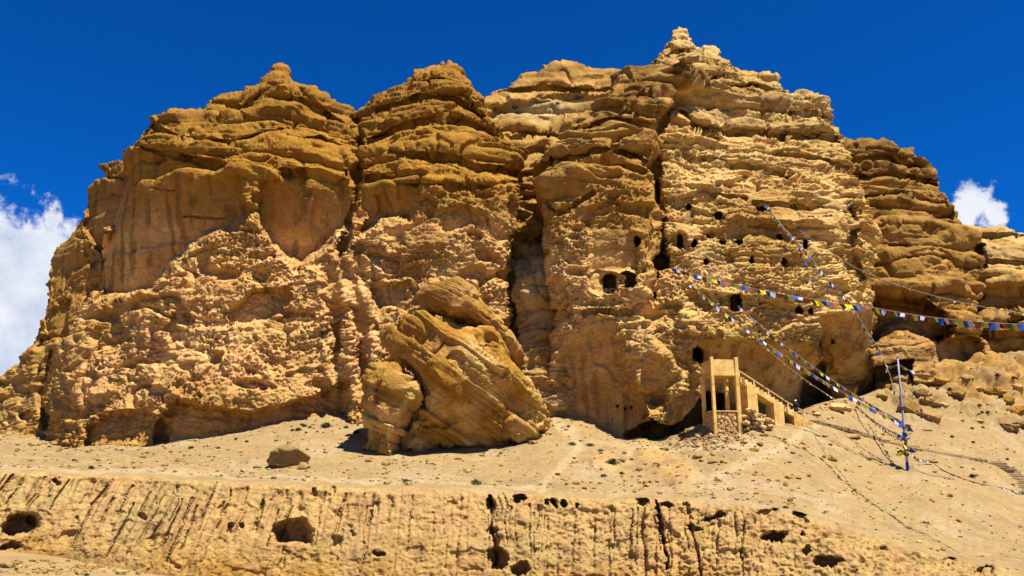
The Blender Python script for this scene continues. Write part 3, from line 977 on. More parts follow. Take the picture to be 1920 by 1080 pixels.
def build_terrain():
    cols = np.concatenate([np.arange(-500, -60, 14), np.arange(-60, 1985, 2.1), np.arange(1985, 2450, 14)])
    nw, ntal, nb = 150, 185, 14
    px = cols[None, :]
    rim, rimy, base, foot, footy = (f(cols)[None, :] for f in (RIM, RIMY, BASE, FOOT, FOOTY))
    # break the rim line
    q = np.stack([cols / 40.0, cols * 0, cols * 0], -1)
    er = 0.3 + 0.9 * sstep(700, 1500, cols)
    rim = rim + (3.5 * fbm(q, 1.0, 3, 7.0) * er)[None, :]
    tw = np.linspace(0, 1, nw)[:, None]
    pyw = base + (rim - base) * tw
    PXW = np.broadcast_to(px, pyw.shape)
    lean = 3.6 + 1.0 * sstep(1300, 1700, px)
    Yw = rimy - lean * (1 - tw ** 1.4)
    F = Feat(PXW, pyw, Yw)
    W = F.px
    # rounded shoulder
    Yw = Yw + 0.9 * np.clip((tw - 0.93) / 0.07, 0, 1) ** 2
    # runnels: leaning on the left, upright further right
    slant = np.interp(cols, [0, 300, 620, 800, 2000], [0.62, 0.5, 0.22, 0.05, 0.0])[None, :]
    s = PXW + (pyw - rim) * slant
    fade = np.interp(cols, [-60, 0, 600, 760, 1000, 1400, 1500], [1, 1, 1, 0.55, 0.45, 0.4, 0.15])[None, :]
    q = np.stack([s / 26.0, pyw / 300.0, s * 0], -1)
    rib = np.abs(fbm(q, 1.0, 2, 3.0, gain=0.35)) * 2
    F.d += fade * (0.42 * np.clip(1 - rib * 3.6, 0, 1) ** 1.3) * (0.3 + sstep(-0.2, 0.3, fbm(np.stack([PXW / 60.0, pyw / 60.0, PXW * 0], -1), 1.0, 2, 5))) * sstep(0.02, 0.15, 1 - tw) * (0.45 + 0.55 * sstep(0.0, 0.3, tw))
    q2 = np.stack([s / 9.0, pyw / 140.0, s * 0 + 4], -1)
    F.d += fade * 0.10 * fbm(q2, 1.0, 2, 9.0)
    rr = np.random.RandomState(4)
    for k in range(40):
        x0 = rr.uniform(-40, 720)
        sl = np.interp(x0, [0, 300, 620, 800], [0.62, 0.5, 0.22, 0.05])
        y0 = RIM(x0) + rr.uniform(6, 60)
        ln = rr.uniform(40, 120)
        F.groove([(x0 - sl * (y0 - RIM(x0)), y0), (x0 - sl * (y0 + ln * 0.5 - RIM(x0)) + rr.uniform(-2, 2), y0 + ln * 0.5), (x0 - sl * (y0 + ln - RIM(x0)), y0 + ln)], rr.uniform(1.8, 3.0), rr.uniform(0.2, 0.6))
    for k in range(46):
        x0 = rr.uniform(720, 1460)
        y0 = RIM(x0) + rr.uniform(2, 50)
        ln = rr.uniform(25, 110)
        F.groove([(x0, y0), (x0 + rr.uniform(-3, 3), y0 + ln)], rr.uniform(1.8, 3), rr.uniform(0.12, 0.45))
    big_h = 0
    hq = np.stack([PXW / 11.0, pyw / 11.0, PXW * 0], -1)
    hw1, hw2 = 5 * fbm(hq, 1.0, 2, 3), 5 * fbm(hq, 1.0, 2, 8)
    # the two deep slots and the scoured holes
    F.groove([(918, 930), (922, 955), (925, 990), (928, 1020), (926, 1060)], 3.4, 1.3, 1.0)
    F.groove([(1228, 938), (1236, 970), (1243, 1010), (1248, 1064)], 3.4, 1.5, 1.0)
    F.groove([(1200, 935), (1206, 1010), (1212, 1080)], 4, 0.6)
    F.groove([(1290, 945), (1300, 1010), (1312, 1080)], 4, 0.6)
    for (x, y, rx, ry, dp) in ((918, 942, 5, 12, 2.0), (975, 937, 11, 9, 2.5), (1036, 943, 5, 10, 2.2), (1053, 941, 5, 6, 2), (1021, 941, 5, 4, 1.5), (1081, 942, 3, 4, 1), (925, 998, 6, 8, 2), (930, 1050, 17, 15, 2.2),
                               (975, 1065, 15, 11, 1.6), (547, 998, 31, 22, 2.6), (530, 1010, 9, 12, 0.8), (572, 1012, 7, 12, 0.8), (40, 985, 34, 20, 2.5), (20, 1030, 18, 10, 1.2), (62, 978, 10, 12, 1), (590, 925, 5, 8, 2), (624, 921, 4, 9, 1.8), (262, 968, 5, 5, 1.2), (104, 906, 7, 6, 1.4),
                               (430, 990, 4, 9, 1.5), (451, 990, 4, 6, 1.4), (145, 970, 3, 6, 1), (1458, 1008, 18, 11, 2.2), (1440, 1004, 6, 10, 1.0), (1505, 966, 13, 14, 2.0), (1572, 975, 10, 10, 1.6), (1510, 1035, 7, 9, 1.8), (1555, 1052, 20, 9, 1.8), (1505, 1003, 4, 5, 1.4),
                               (1752, 1025, 14, 5, 1.8), (1848, 1066, 14, 7, 1.8), (1780, 1050, 14, 6, 1.5), (1655, 1030, 5, 5, 1.2), (1200, 940, 9, 8, 1.6), (1250, 945, 11, 5, 1.5), (1290, 946, 6, 4, 1.2), (1340, 970, 18, 5, 1.2), (1305, 990, 12, 5, 1.0), (1440, 960, 20, 5, 1.2),
                               (700, 945, 6, 6, 0.9), (845, 945, 8, 5, 0.8), (632, 1015, 7, 10, 1.5), (710, 1035, 12, 6, 0.8), (660, 1000, 4, 5, 0.8)):
        X = F.X0 + (F.px - F.X0) * 1.2 + hw1
        Yv = F.Y0 + (F.py - F.Y0) * 1.2 + hw2 + 0.25 * (X - x) * math.sin(x)
        bb = (abs(X - x) < rx * 1.7 + 2) & (abs(Yv - y) < ry * 1.7 + 2)
        r = (np.abs((X[bb] - x) / rx) ** 2.4 + np.abs((Yv[bb] - y) / ry) ** 2.4) ** (1 / 2.4)
        F.d[bb] += (0.8 if rx > 8.5 or y < 946 and x > 880 and x < 1100 else 0.38) * dp * (1 - sstep(0.7, 1.25, r))
    Yw = Yw + F.d * sstep(0, 0.1, tw)
    # talus
    tt = np.linspace(0, 1, ntal + 1)[1:, None]
    pyt = rim + (foot - rim) * tt
    g = 0.85
    Yt = (rimy + 0.9) + (footy - rimy - 0.9) * (tt ** g)
    PXT = np.broadcast_to(px, pyt.shape)
    Ft = Feat(PXT, pyt, Yt)
    py = np.concatenate([pyw, pyt], 0)
    Y = np.concatenate([Yw, Yt], 0)
    PX = np.concatenate([PXW, PXT], 0)
    c, s_ = math.cos(PITCH), math.sin(PITCH)
    dy = FPX * c - (540.0 - py) * s_
    P = np.stack([(PX - 960) / dy * Y, Y, (FPX * s_ + (540 - py) * c) / dy * Y], -1)
    # hidden floor below the cliffs
    k = (np.arange(1, nb + 1) / nb)[:, None] ** 1.5 * 26
    Pb = np.stack([np.broadcast_to(P[-1:, :, 0], (nb, len(cols))), P[-1:, :, 1] + k, np.broadcast_to(P[-1:, :, 2], (nb, len(cols)))], -1)
    P = np.concatenate([P, Pb], 0)
    full = lambda a, b: np.concatenate([a, b, np.repeat(b[-1:], nb, 0)], 0)
    Pd = P[:1] + np.array((0, -0.6, -3.0))
    P = np.concatenate([Pd, P], 0)
    full = lambda a, b: np.concatenate([a[:1], a, b, np.repeat(b[-1:], nb, 0)], 0)
    wall = full(np.ones_like(pyw) * (1 - 0.999 * sstep(0.955, 1.0, tw)), np.zeros_like(pyt))
    # outcrops on the right-hand slope
    oc = full(np.zeros_like(pyw), Ft.mask([(1640, 700), (1700, 680), (1980, 640), (1990, 820), (1860, 800), (1780, 770), (1700, 790), (1650, 760)], 60))
    oc2 = full(np.zeros_like(pyw), Ft.mask([(1260, 800), (1400, 790), (1420, 810), (1330, 850), (1290, 840), (1250, 845)], 30))
    or1 = full(np.zeros_like(pyw), np.maximum(Ft.mask([(1170, 828), (1210, 822), (1290, 870), (1330, 905), (1270, 910), (1210, 880)], 24), Ft.mask([(1095, 865), (1150, 850), (1165, 885), (1110, 885)], 16)))
    side = full(np.zeros_like(pyw), Ft.mask([(1630, 690), (1980, 640), (1980, 790), (1800, 740), (1690, 720)], 60))
    N = grid_normals(P)
    for _ in range(3):
        N[1:-1, 1:-1] = (N[1:-1, 1:-1] * 2 + N[:-2, 1:-1] + N[2:, 1:-1] + N[1:-1, :-2] + N[1:-1, 2:]) / 6
    d = (1 - wall) * (0.35 * fbm(P, 6, 2, 3) + 0.10 * fbm(P, 1.3, 2, 5) + 0.035 * fbm(P, 0.4, 2, 6))
    cr = 0.2 * fbm(P, 2.2, 1, 9, billow=True) + 0.2 * fbm(P, 0.9, 1, 10, billow=True) - 0.16 * fbm(P, 0.45, 1, 11, billow=True) + 0.09 * fbm(P, 0.22, 1, 12, billow=True) - 0.2 * sstep(0.2, 0.3, fbm(P, 1.6, 2, 13, sz=0.6))
    cr = facet(cr, 0.14, 0.6)
    rough_e = full(np.broadcast_to(0.65 + 0.5 * sstep(700, 1300, px), pyw.shape), np.ones_like(pyt))
    d = d + wall * rough_e * cr
    d = d + oc * (2.0 * fbm(P, 6, 2, 14) + 1.5 * np.maximum(0, fbm(P, 3.0, 2, 15)) + 0.65 * fbm(P, 1.4, 3, 16, billow=True) * sstep(-0.1, 0.3, fbm(P, 5, 2, 17)))
    d = d + oc * facet(1.1 * fbm(P, 3.6, 3, 25) + 0.35 * fbm(P, 0.8, 2, 26, billow=True), 0.4, 0.8)
    d = d + oc2 * (0.4 * fbm(P, 1.6, 2, 18, billow=True) + 0.15 * fbm(P, 0.6, 2, 19, billow=True)) + or1 * 0.45
    d *= np.minimum(1, 0.2 + np.concatenate([np.arange(nw + ntal + 1), np.full(nb, 400)])[:, None] / 8.0)
    Q = P + N * d[..., None]
    col = np.broadcast_to(C_SOIL, P.shape).copy()
    n1 = fbm(P, 7, 3, 41)
    col = mixc(col, C_SOILO * 1.08, wall * (0.8 + 0.8 * n1))
    lowleft = full(sstep(0.45, 0.1, tw) * np.ones_like(pyw), np.zeros_like(pyt))
    col = mixc(col, C_OCHRE, wall * lowleft * (0.3 + 1.0 * fbm(P, 4, 2, 47)))
    col = mixc(col, C_SOILO, or1 * 0.9)
    col = mixc(col, C_OCHRE * 1.05, np.clip(side * (0.55 + 0.9 * n1), 0, 1))
    col = mixc(col, np.array((0.215, 0.15, 0.08)), (1 - wall) * sstep(0.05, 0.4, fbm(P, 3.5, 3, 43)) * 0.4)
    col = mixc(col, np.array((0.36, 0.27, 0.16)), (1 - wall) * sstep(0.05, 0.4, fbm(P, 5, 3, 53)) * 0.4)
    col = mixc(col, C_STAIN * 1.2, wall * sstep(0.12, 0.4, fbm(P * np.array((1, 1, 0.12)), 1.3, 3, 45)) * 0.35)
    trail = np.zeros_like(pyt)
    for tp, tw_ in (([(1010, 925), (1050, 880), (1082, 840), (1075, 810), (1045, 790)], 9), ([(0, 876), (300, 884), (700, 902), (1000, 914)], 4), ([(1300, 905), (1400, 870), (1480, 830), (1530, 795)], 8), ([(1180, 850), (1300, 842), (1420, 838)], 6)):
        dd, _ = seg_dist(Ft.px, Ft.py, tp)
        trail = np.maximum(trail, np.clip(1.3 - dd / tw_, 0, 1))
    col = mixc(col, np.array((0.40, 0.30, 0.17)), full(np.zeros_like(pyw), trail) * 0.55)
    col *= 1 + 0.2 * fbm(P, 1.0, 3, 61)[..., None]
    me = grid_mesh('terrace', Q, np.clip(col, 0.02, 0.9), smooth=False)
    o = link('terrace', me, M_SOIL)
    tag(o, kind='structure')
    return o


terrace = build_terrain()


def build_ground():
    ys = np.concatenate([np.linspace(-3000, -40, 12), np.arange(-30, 40, 4.0), np.arange(40, 66, 0.25), np.linspace(70, 160, 10), np.linspace(250, 6000, 12)])
    xs = np.concatenate([np.linspace(-5000, -120, 12), np.linspace(-100, -62, 8), np.arange(-60, 62, 0.5), np.linspace(65, 120, 8), np.linspace(200, 5000, 12)])
    X, Yv = np.meshgrid(xs, ys)
    z = np.interp(Yv, [-3000, -20, 3, 20, 45, 56, 62, 6000], [-20, -2.6, -1.7, -4.6, -6.6, -6.55, -6.9, -8])
    near = sstep(30, 45, Yv) * (1 - sstep(66, 80, Yv))
    P = np.stack([X, Yv, z], -1)
    z = z + near * (0.18 * fbm(P, 4, 2, 3) + 0.05 * fbm(P, 1, 2, 5))
    pxs = np.clip(960 + X / 57.0 * FPX * math.cos(PITCH), -480, 2440)
    yb = RIMY(pxs) - 3.6 - 1.0 * sstep(1300, 1700, pxs)
    zb = yb * pix_dir(960, BASE(pxs))[1]
    z = z + (zb + 0.12 - z) * sstep(44, 54, Yv) * near
    P[..., 2] = z
    col = np.broadcast_to(C_SOIL * 1.05, P.shape) * (1 + 0.2 * fbm(P, 3, 3, 8)[..., None])
    me = grid_mesh('ground', P, np.clip(col, 0.02, 0.9))
    # faces must look up
    o = link('ground', me, M_SOIL)
    tag(o, kind='structure')
    return o


ground = build_ground()
bpy.context.view_layer.update()


def hit(px, py, objs=None):
    """where the sight line through a photograph pixel first meets the built surfaces"""
    x, z = pix_dir(px, py)
    d = Vector((x, 1, z)).normalized()
    best = None
    for o in objs or (terrace, cliff_right, cliff_left):
        ok, loc, nor, _ = o.ray_cast(Vector((0, 0, 0)), d)
        if ok and (best is None or loc.y < best[0].y):
            best = (loc.copy(), nor.copy())
    return best


def drop(x, y, top=60.0, obj=None):
    """height of the terrace under a point"""
    ok, loc, nor, _ = (obj or terrace).ray_cast(Vector((x, y, top)), Vector((0, 0, -1)))
    return loc.z if ok else 0.0

# ------------------------------------------------------------------ boulders and stones
ORD = ('first', 'second', 'third', 'fourth', 'fifth', 'sixth', 'seventh', 'eighth', 'ninth', 'tenth', 'eleventh', 'twelfth', 'thirteenth', 'fourteenth', 'fifteenth', 'sixteenth', 'seventeenth')


def outline_rock(name, outline, Yc, depth, tilt=0.5, beds=(0.55, 0.35), rough=0.5, ycol=0.0, n=(470, 240), seed=0.0, parent=None, sq=0.62, centre=None, varn=0.15, col=C_OCHRE, yslope=0.0, mat=None, cuts=4, lean=0.42):
    """closed rock whose front outline is given; depth is its half thickness in metres"""
    o = np.array(outline, float)
    c = np.array(centre if centre else (o[:, 0].mean(), o[:, 1].mean()))
    ring = np.vstack([o, o[:1]])
    ang = np.arctan2(ring[:, 1] - c[1], ring[:, 0] - c[0])
    th = np.linspace(0, 2 * math.pi, n[0], endpoint=False)
    rad = np.zeros_like(th)
    for i in range(len(o)):
        a, b = ring[i] - c, ring[i + 1] - c
        for k in range(len(th)):
            dx, dy = math.cos(th[k]), math.sin(th[k])
            e = b - a
            den = dx * e[1] - dy * e[0]
            if abs(den) < 1e-9:
                continue
            t = (a[0] * e[1] - a[1] * e[0]) / den
            s = (a[0] * dy - a[1] * dx) / den
            if t > 0 and -1e-6 <= s <= 1 + 1e-6:
                rad[k] = max(rad[k], t)
    ph = np.linspace(0.0, math.pi, n[1])[:, None]
    sp = np.sin(ph) ** sq
    cp = np.sign(np.cos(ph)) * np.abs(np.cos(ph)) ** 0.85
    px = c[0] + rad[None] * np.cos(th)[None] * sp
    py = c[1] + rad[None] * np.sin(th)[None] * sp
    cc, ss = math.cos(PITCH), math.sin(PITCH)
    dyv = FPX * cc - (540.0 - py) * ss
    base = Yc + yslope * (px - c[0])
    P = np.stack([(px - 960) / dyv * Yc, base - depth * cp, (FPX * ss + (540 - py) * cc) / dyv * Yc], -1)
    ctr = P.reshape(-1, 3).mean(0)
    N = grid_normals(np.concatenate([P[:, -1:], P, P[:, :1]], 1))[:, 1:-1]
    out = np.sign(((P - ctr) * N).sum(-1).mean())
    N = N * out
    # flat breaks
    r = np.random.RandomState(int(seed * 17) + 3)
    half = np.abs(P - ctr).max((0, 1))
    U = (P - ctr) / half
    for k in range(cuts):
        nn = np.array((r.uniform(-0.8, 0.8), -1.0, r.uniform(-0.7, 0.5)))
        nn /= np.linalg.norm(nn)
        dd = (U * nn).sum(-1)
        lim = np.quantile(dd, r.uniform(0.90, 0.965))
        U = U - nn * (np.maximum(0, dd - lim) * 0.85)[..., None]
    # the lower face leans in under the block
    P = ctr + U * half
    P[..., 1] += lean * np.maximum(0, ctr[2] + 0.25 * half[2] - P[..., 2])
    zc = P[..., 2] * math.cos(tilt) + P[..., 0] * math.sin(tilt) + 0.22 * fbm(P, 5, 2, 4 + seed)
    mid = sstep(-0.25, 0.3, fbm(P, 4, 2, 9 + seed))
    d = beds[0] * st(STR_SLAB, zc) * (0.45 + 0.8 * mid) + beds[1] * st(STR_MED, zc * 1.3 + 3) * (1 - mid)
    d = d + 0.5 * beds[0] / 0.55 * fbm(P, 5, 2, 14 + seed)
    jn = np.abs(fbm(np.stack([P[..., 0] * math.cos(tilt) - P[..., 2] * math.sin(tilt), P[..., 1], zc * 0.25], -1), 4.0, 2, 19 + seed))
    d = d - 0.5 * np.clip(1 - jn * 16, 0, 1) * mid
    W = P + 0.3 * np.stack([fbm(P, 1.6, 1, 60 + seed), fbm(P, 1.6, 1, 70 + seed), fbm(P, 1.6, 1, 80 + seed)], -1)
    pat = 0.2 + 1.0 * sstep(-0.15, 0.3, fbm(P, 3.5, 2, 24 + seed))
    cr = 0.3 * fbm(W, 1.7, 1, 31 + seed, billow=True) - 0.25 * fbm(W, 0.8, 1, 32 + seed, billow=True) + 0.22 * fbm(W, 0.42, 1, 34 + seed, billow=True) - 0.14 * fbm(W, 0.24, 1, 35 + seed, billow=True)
    d = d + rough * pat * facet(cr, 0.2, 0.6)
    d = d - rough * 0.7 * sstep(0.16, 0.21, fbm(W, 3.0, 2, 37 + seed))
    d = d * np.clip(np.sin(ph) * 6, 0, 1)
    Q = P + N * d[..., None]
    colr = np.broadcast_to(col, P.shape).copy()
    n1 = fbm(P, 4, 3, 51 + seed)
    colr = mixc(colr, C_YELLOW, 0.32 + 1.2 * n1)
    top = np.clip((P[..., 2] - ctr[2]) / (P[..., 2].max() - ctr[2] + 1e-6), 0, 1)
    colr = mixc(colr, C_VARN * 1.5, varn + 0.5 * varn * top + 0.8 * fbm(P, 2.2, 3, 57 + seed))
    colr *= 1 + 0.25 * fbm(P, 0.9, 3, 58 + seed)[..., None]
    Q -= ctr
    me = grid_mesh(name, Q, np.clip(colr, 0.02, 0.9), closed_u=True, flip=(out < 0), smooth=False)
    ob = link(name, me, mat or M_BOULDER, parent)
    ob.location = ctr if parent is None else Vector(ctr) - parent.location
    return ob


# the great fallen boulder: body, cap slab; a split-off block leans beside it
b_loc = at(860, 850, 80)
big = empty('fallen_boulder', b_loc)
tag(big, 'house-sized ochre boulder with dipping beds fallen at the foot of the cliff', 'boulder')
outline_rock('boulder_body', [(775, 600), (800, 590), (840, 598), (890, 616), (925, 618), (945, 645), (965, 672), (1005, 712), (1022, 748), (1036, 788), (1030, 806), (990, 828), (950, 846), (850, 866), (776, 876), (738, 868), (745, 820), (766, 783), (790, 748), (775, 704), (752, 674), (727, 643), (731, 624)],
             80.5, 6.5, 0.60, (0.8, 0.3), 0.7, seed=2.0, parent=big, centre=(868, 730), yslope=0.018, varn=0.12)
outline_rock('cap_slab', [(781, 560), (791, 543), (830, 533), (861, 524), (892, 537), (908, 564), (951, 603), (974, 637), (981, 656), (972, 676), (950, 652), (928, 618), (892, 612), (838, 598), (788, 585)],
             80.6, 4.0, 0.55, (0.45, 0.15), 0.5, cuts=5, lean=0.45, seed=5.0, n=(360, 160), parent=big, centre=(880, 582), yslope=0.02, varn=0.42)
blk = outline_rock('split_block', [(688, 709), (694, 696), (717, 684), (744, 684), (768, 697), (786, 729), (790, 748), (779, 768), (768, 787), (752, 826), (742, 868), (709, 868), (674, 850), (678, 752)],
                   76.8, 3.8, 0.35, (0.5, 0.3), 0.45, seed=7.0, n=(340, 170), centre=(730, 775), varn=0.12, cuts=5, lean=0.12)
tag(blk, 'tall cracked ochre block leaning against the left side of the giant boulder', 'boulder')


def small_rock(name, px, py, w, h, seed, grow=1.0, col=C_SOILO, varn=0.2, label=None, group=None, sink=0.25, mat=None):
    """stone resting on the terrace; w,h in photograph pixels"""
    q = hit(px, py, (terrace,))
    if q is None:
        return None
    loc, nor = q
    m = loc.y / FPX
    sx, sz = w * m / 2 * grow, h * m / 2 * grow
    sy = (sx * 0.8 + sz * 0.3)
    nth, nph = (84, 44) if w > 30 else (30, 16)
    th = np.linspace(0, 2 * math.pi, nth, endpoint=False)[None]
    ph = np.linspace(0, math.pi, nph)[:, None]
    s = np.sin(ph) ** 0.75
    U = np.stack([s * np.cos(th), s * np.sin(th), np.broadcast_to(np.cos(ph), (nph, nth))], -1)
    k = seed * 3.7
    d = 1 + 0.55 * fbm(U, 1.5, 2, k) + 0.22 * fbm(U, 0.6, 2, k + 4, billow=True) + 0.1 * fbm(U, 0.25, 2, k + 7)
    # a couple of flat cleavage faces
    r = np.random.RandomState(int(seed * 13) % 9999)
    for _ in range(4):
        nn = r.normal(size=3)
        nn /= np.linalg.norm(nn)
        lim = r.uniform(0.6, 0.85)
        dd = (U * nn).sum(-1) * d
        d = np.where(dd > lim, d * lim / np.maximum(dd, 1e-6), d)
    P = U * d[..., None] * np.array((sx, sy, sz))
    colr = np.broadcast_to(col, P.shape).copy()
    colr = mixc(colr, C_VARN * 1.4, varn + 0.8 * fbm(P / max(sx, 0.1), 0.9, 3, k))
    me = grid_mesh(name, P, np.clip(colr, 0.02, 0.9), closed_u=True, flip=True)
    o = link(name, me, mat or M_BOULDER)
    o.location = loc + Vector((0, sy * 0.5, sz * (1 - 2 * sink) * 0.9))
    o.rotation_euler = (0, 0, r.uniform(-0.6, 0.6))
    if label:
        tag(o, label, 'rock', group)
    return o


small_rock('boulder', 532, 876, 66, 50, 1.0, label='lone rounded boulder on the gravel terrace left of the giant boulder', col=C_SOIL * 0.95, varn=0.25, sink=0.2)
small_rock('rock', 566, 880, 24, 18, 2.0, label='small tan rock touching the right of the lone terrace boulder')
small_rock('rock', 1746, 786, 46, 34, 3.0, col=C_SOILO, varn=0.1, label='pale overhanging boulder on the slope right of the flag pole top half')
small_rock('rock', 1745, 760, 40, 24, 3.4, col=C_SOILO, varn=0.15, label='flat tan rock perched above the pale boulder right of the pole')
small_rock('rock', 1712, 770, 44, 30, 4.0, varn=0.35, label='dark brown boulder close to the right of the flag pole')
small_rock('rock', 1733, 742, 34, 22, 5.0, varn=0.3, label='jagged brown rock above the dark boulder by the pole')
small_rock('rock', 1890, 804, 54, 30, 6.0, col=C_SOIL, varn=0.35, label='long grey-brown boulder near the right edge of the slope')
small_rock('rock', 1928, 806, 36, 26, 7.0, col=C_SOIL, varn=0.4, label='grey boulder cut by the right edge of the picture')
small_rock('rock', 1915, 780, 34, 26, 7.5, col=C_OCHRE, varn=0.2, label='ochre rock above the grey boulders at the right edge')
small_rock('rock', 1798, 745, 44, 20, 8.0, varn=0.2, label='low brown outcrop stone high on the right slope')
small_rock('rock', 1566, 768, 50, 24, 9.0, col=C_PINK, varn=0.0, label='pale rubble lump at the mouth of the big rock shelter')
small_rock('rock', 1590, 770, 26, 14, 9.6, col=C_PINK, varn=0.05, label='small pale stone right of the lump at the rock shelter mouth')
small_rock('rock', 1655, 748, 24, 18, 10.0, col=C_OCHRE, varn=0.3, label='brown stone at the right end of the rock shelter')
small_rock('rock', 1532, 779, 18, 10, 10.5, col=C_PINK, varn=0.1, label='pale stone beside the foot of the concrete staircase')
small_rock('rock', 1562, 864, 17, 10, 11.0, varn=0.35, label='dark brown stone on the slope below the flag string shadow')
small_rock('rock', 1308, 860, 20, 12, 12.0, varn=0.45, label='dark stone in the rubble below the pavilion')
small_rock('rock', 1414, 846, 20, 9, 13.0, col=C_OCHRE, varn=0.1, label='orange flat stone downhill from the pavilion')
small_rock('rock', 1340, 868, 22, 8, 14.0, varn=0.25, label='flat rubble slab below the pavilion, right of the dark stone')
small_rock('rock', 1602, 822, 32, 6, 15.0, col=C_OCHRE, varn=0.05, label='long low orange stone beside the stone steps')
small_rock('rock', 1752, 867, 22, 5, 15.5, col=C_SOILO, varn=0.2, label='low stone right of the pole under the stone steps')
small_rock('rock', 1740, 808, 24, 6, 16.0, varn=0.4, label='dark thin ledge stone right of the blue cloth on the pole')
small_rock('rock', 1395, 832, 15, 8, 17.0, varn=0.3, label='small brown stone just below the pavilion base')
rs = random.Random(21)
OUTC = sorted((1668, 1690, 1722, 1772, 1815, 1838, 1868, 1800, 1770, 1895, 1700, 1835, 1720, 1691, 1908, 1752))
for k, (px, py, w, h) in enumerate(((1668, 728, 26, 14), (1690, 712, 30, 16), (1722, 716, 24, 14), (1772, 716, 34, 18), (1815, 712, 30, 18), (1838, 732, 26, 14), (1868, 738, 36, 20), (1800, 775, 26, 12), (1770, 760, 22, 12), (1895, 752, 28, 16), (1700, 800, 16, 9), (1835, 790, 22, 10), (1720, 838, 16, 7), (1691, 745, 18, 11), (1908, 730, 30, 18), (1752, 700, 28, 14))):
    small_rock('rock', px, py, w, h, 60 + k * 1.7, col=(C_OCHRE * 1.2, C_SOILO, C_PINK * 0.8)[k % 3], varn=0.1 + 0.05 * (k % 4), sink=0.35, label=ORD[OUTC.index(px)] + ' from the left of the half-sunk outcrop rocks on the upper right slope', group='outcrop rocks on the upper right slope')
for k, (px, py, w, h) in enumerate(((690, 866, 14, 8), (722, 872, 18, 9), (760, 874, 14, 7), (805, 870, 20, 9), (860, 862, 16, 8), (905, 856, 14, 7), (1000, 832, 18, 9), (1030, 815, 14, 8))):
    small_rock('rock', px, py, w, h, 95 + k * 1.3, col=C_SOILO, varn=0.15, sink=0.3, label=ORD[k] + ' from the left of the broken rocks along the foot of the giant boulder', group='broken rocks at the giant boulder')
for k in range(46):
    a = rs.choice(((1255, 1440, 812, 850), (1440, 1900, 840, 1000), (640, 1250, 850, 915), (1400, 1700, 880, 960), (1690, 1910, 700, 850)))
    px, py = rs.uniform(a[0], a[1]), rs.uniform(a[2], a[3])
    if py > RIM(px) - 6 or (660 < px < 1050 and py < 870):
        continue
    small_rock('stone', px, py, rs.uniform(6, 11), rs.uniform(4, 6.5), 30 + k, col=C_OCHRE if rs.random() < 0.4 else C_SOILO, varn=rs.uniform(0, 0.4),
               label='small loose stone lying on the open gravel slope', group='loose stones scattered over the slopes')


def gravel():
    """uncounted small stones over the terrace"""
    r = np.random.RandomState(5)
    V, Fc, cols = [], [], []
    b = bmesh.new()
    bmesh.ops.create_icosphere(b, subdivisions=1, radius=1.0)
    bv = np.array([v.co[:] for v in b.verts])
    bf = np.array([[v.index for v in f.verts] for f in b.faces])
    b.free()
    nidx = 0
    cands = []
    for k in range(4200):
        px = r.uniform(-20, 1940)
        rim, foot = float(RIM(px)), float(FOOT(px))
        py = rim - 4 - (rim - foot) * r.uniform(0, 1) ** 1.2
        if k < 500:
            px, py = r.normal(1330, 45), r.normal(822, 14)
        elif k < 1200:
            py = foot + abs(r.normal(0, 9))
        if k > 3850:
            px = r.uniform(-20, 300)
            py = r.uniform(1052, 1078)
        cands.append((px, py))
    for px, py in cands:
        q = hit(px, py, (terrace, ground))
        if q is None or q[1].z < 0.55:
            continue
        loc = np.array(q[0])
        s = math.exp(r.normal(-2.75, 0.6))
        sc = np.array((s * r.uniform(0.8, 1.7), s * r.uniform(0.8, 1.4), s * r.uniform(0.5, 0.9)))
        a = r.uniform(0, 6.28)
        R = np.array(((math.cos(a), -math.sin(a), 0), (math.sin(a), math.cos(a), 0), (0, 0, 1)))
        v = (bv * (1 + r.uniform(-0.25, 0.25, (len(bv), 1)))) * sc @ R.T + loc + np.array((0, 0, sc[2] * 0.4))
        V.append(v)
        Fc.append(bf + nidx)
        nidx += len(bv)
        c = [C_SOILO, C_OCHRE, C_SOIL, C_PALE, C_VARN * 1.3][r.choice(5, p=(0.32, 0.2, 0.25, 0.2, 0.03))] * r.uniform(0.8, 1.2)
        cols.append(np.broadcast_to(np.r_[c, 1], (len(bv), 4)))
    me = bpy.data.meshes.new('gravel')
    me.from_pydata(np.concatenate(V).tolist(), [], np.concatenate(Fc).tolist())
    a = me.attributes.new('rock', 'FLOAT_COLOR', 'POINT')
    a.data.foreach_set('color', np.concatenate(cols).astype(np.float32).reshape(-1))
    o = link('gravel', me, M_BOULDER)
    tag(o, 'small loose stones strewn over the terrace and slopes', 'gravel', kind='stuff')


gravel()

# ------------------------------------------------------------------ shrubs
M_SHRUB = plain_mat('shrub_leaf', (0.040, 0.048, 0.018), 0.8, 9.0, 0.5, 0)
M_GRASS = plain_mat('tuft_leaf', (0.105, 0.105, 0.040), 0.8, 9.0, 0.5, 0)
M_TWIG = plain_mat('shrub_twig', (0.10, 0.065, 0.035), 0.9, 9.0, 0.3, 0)


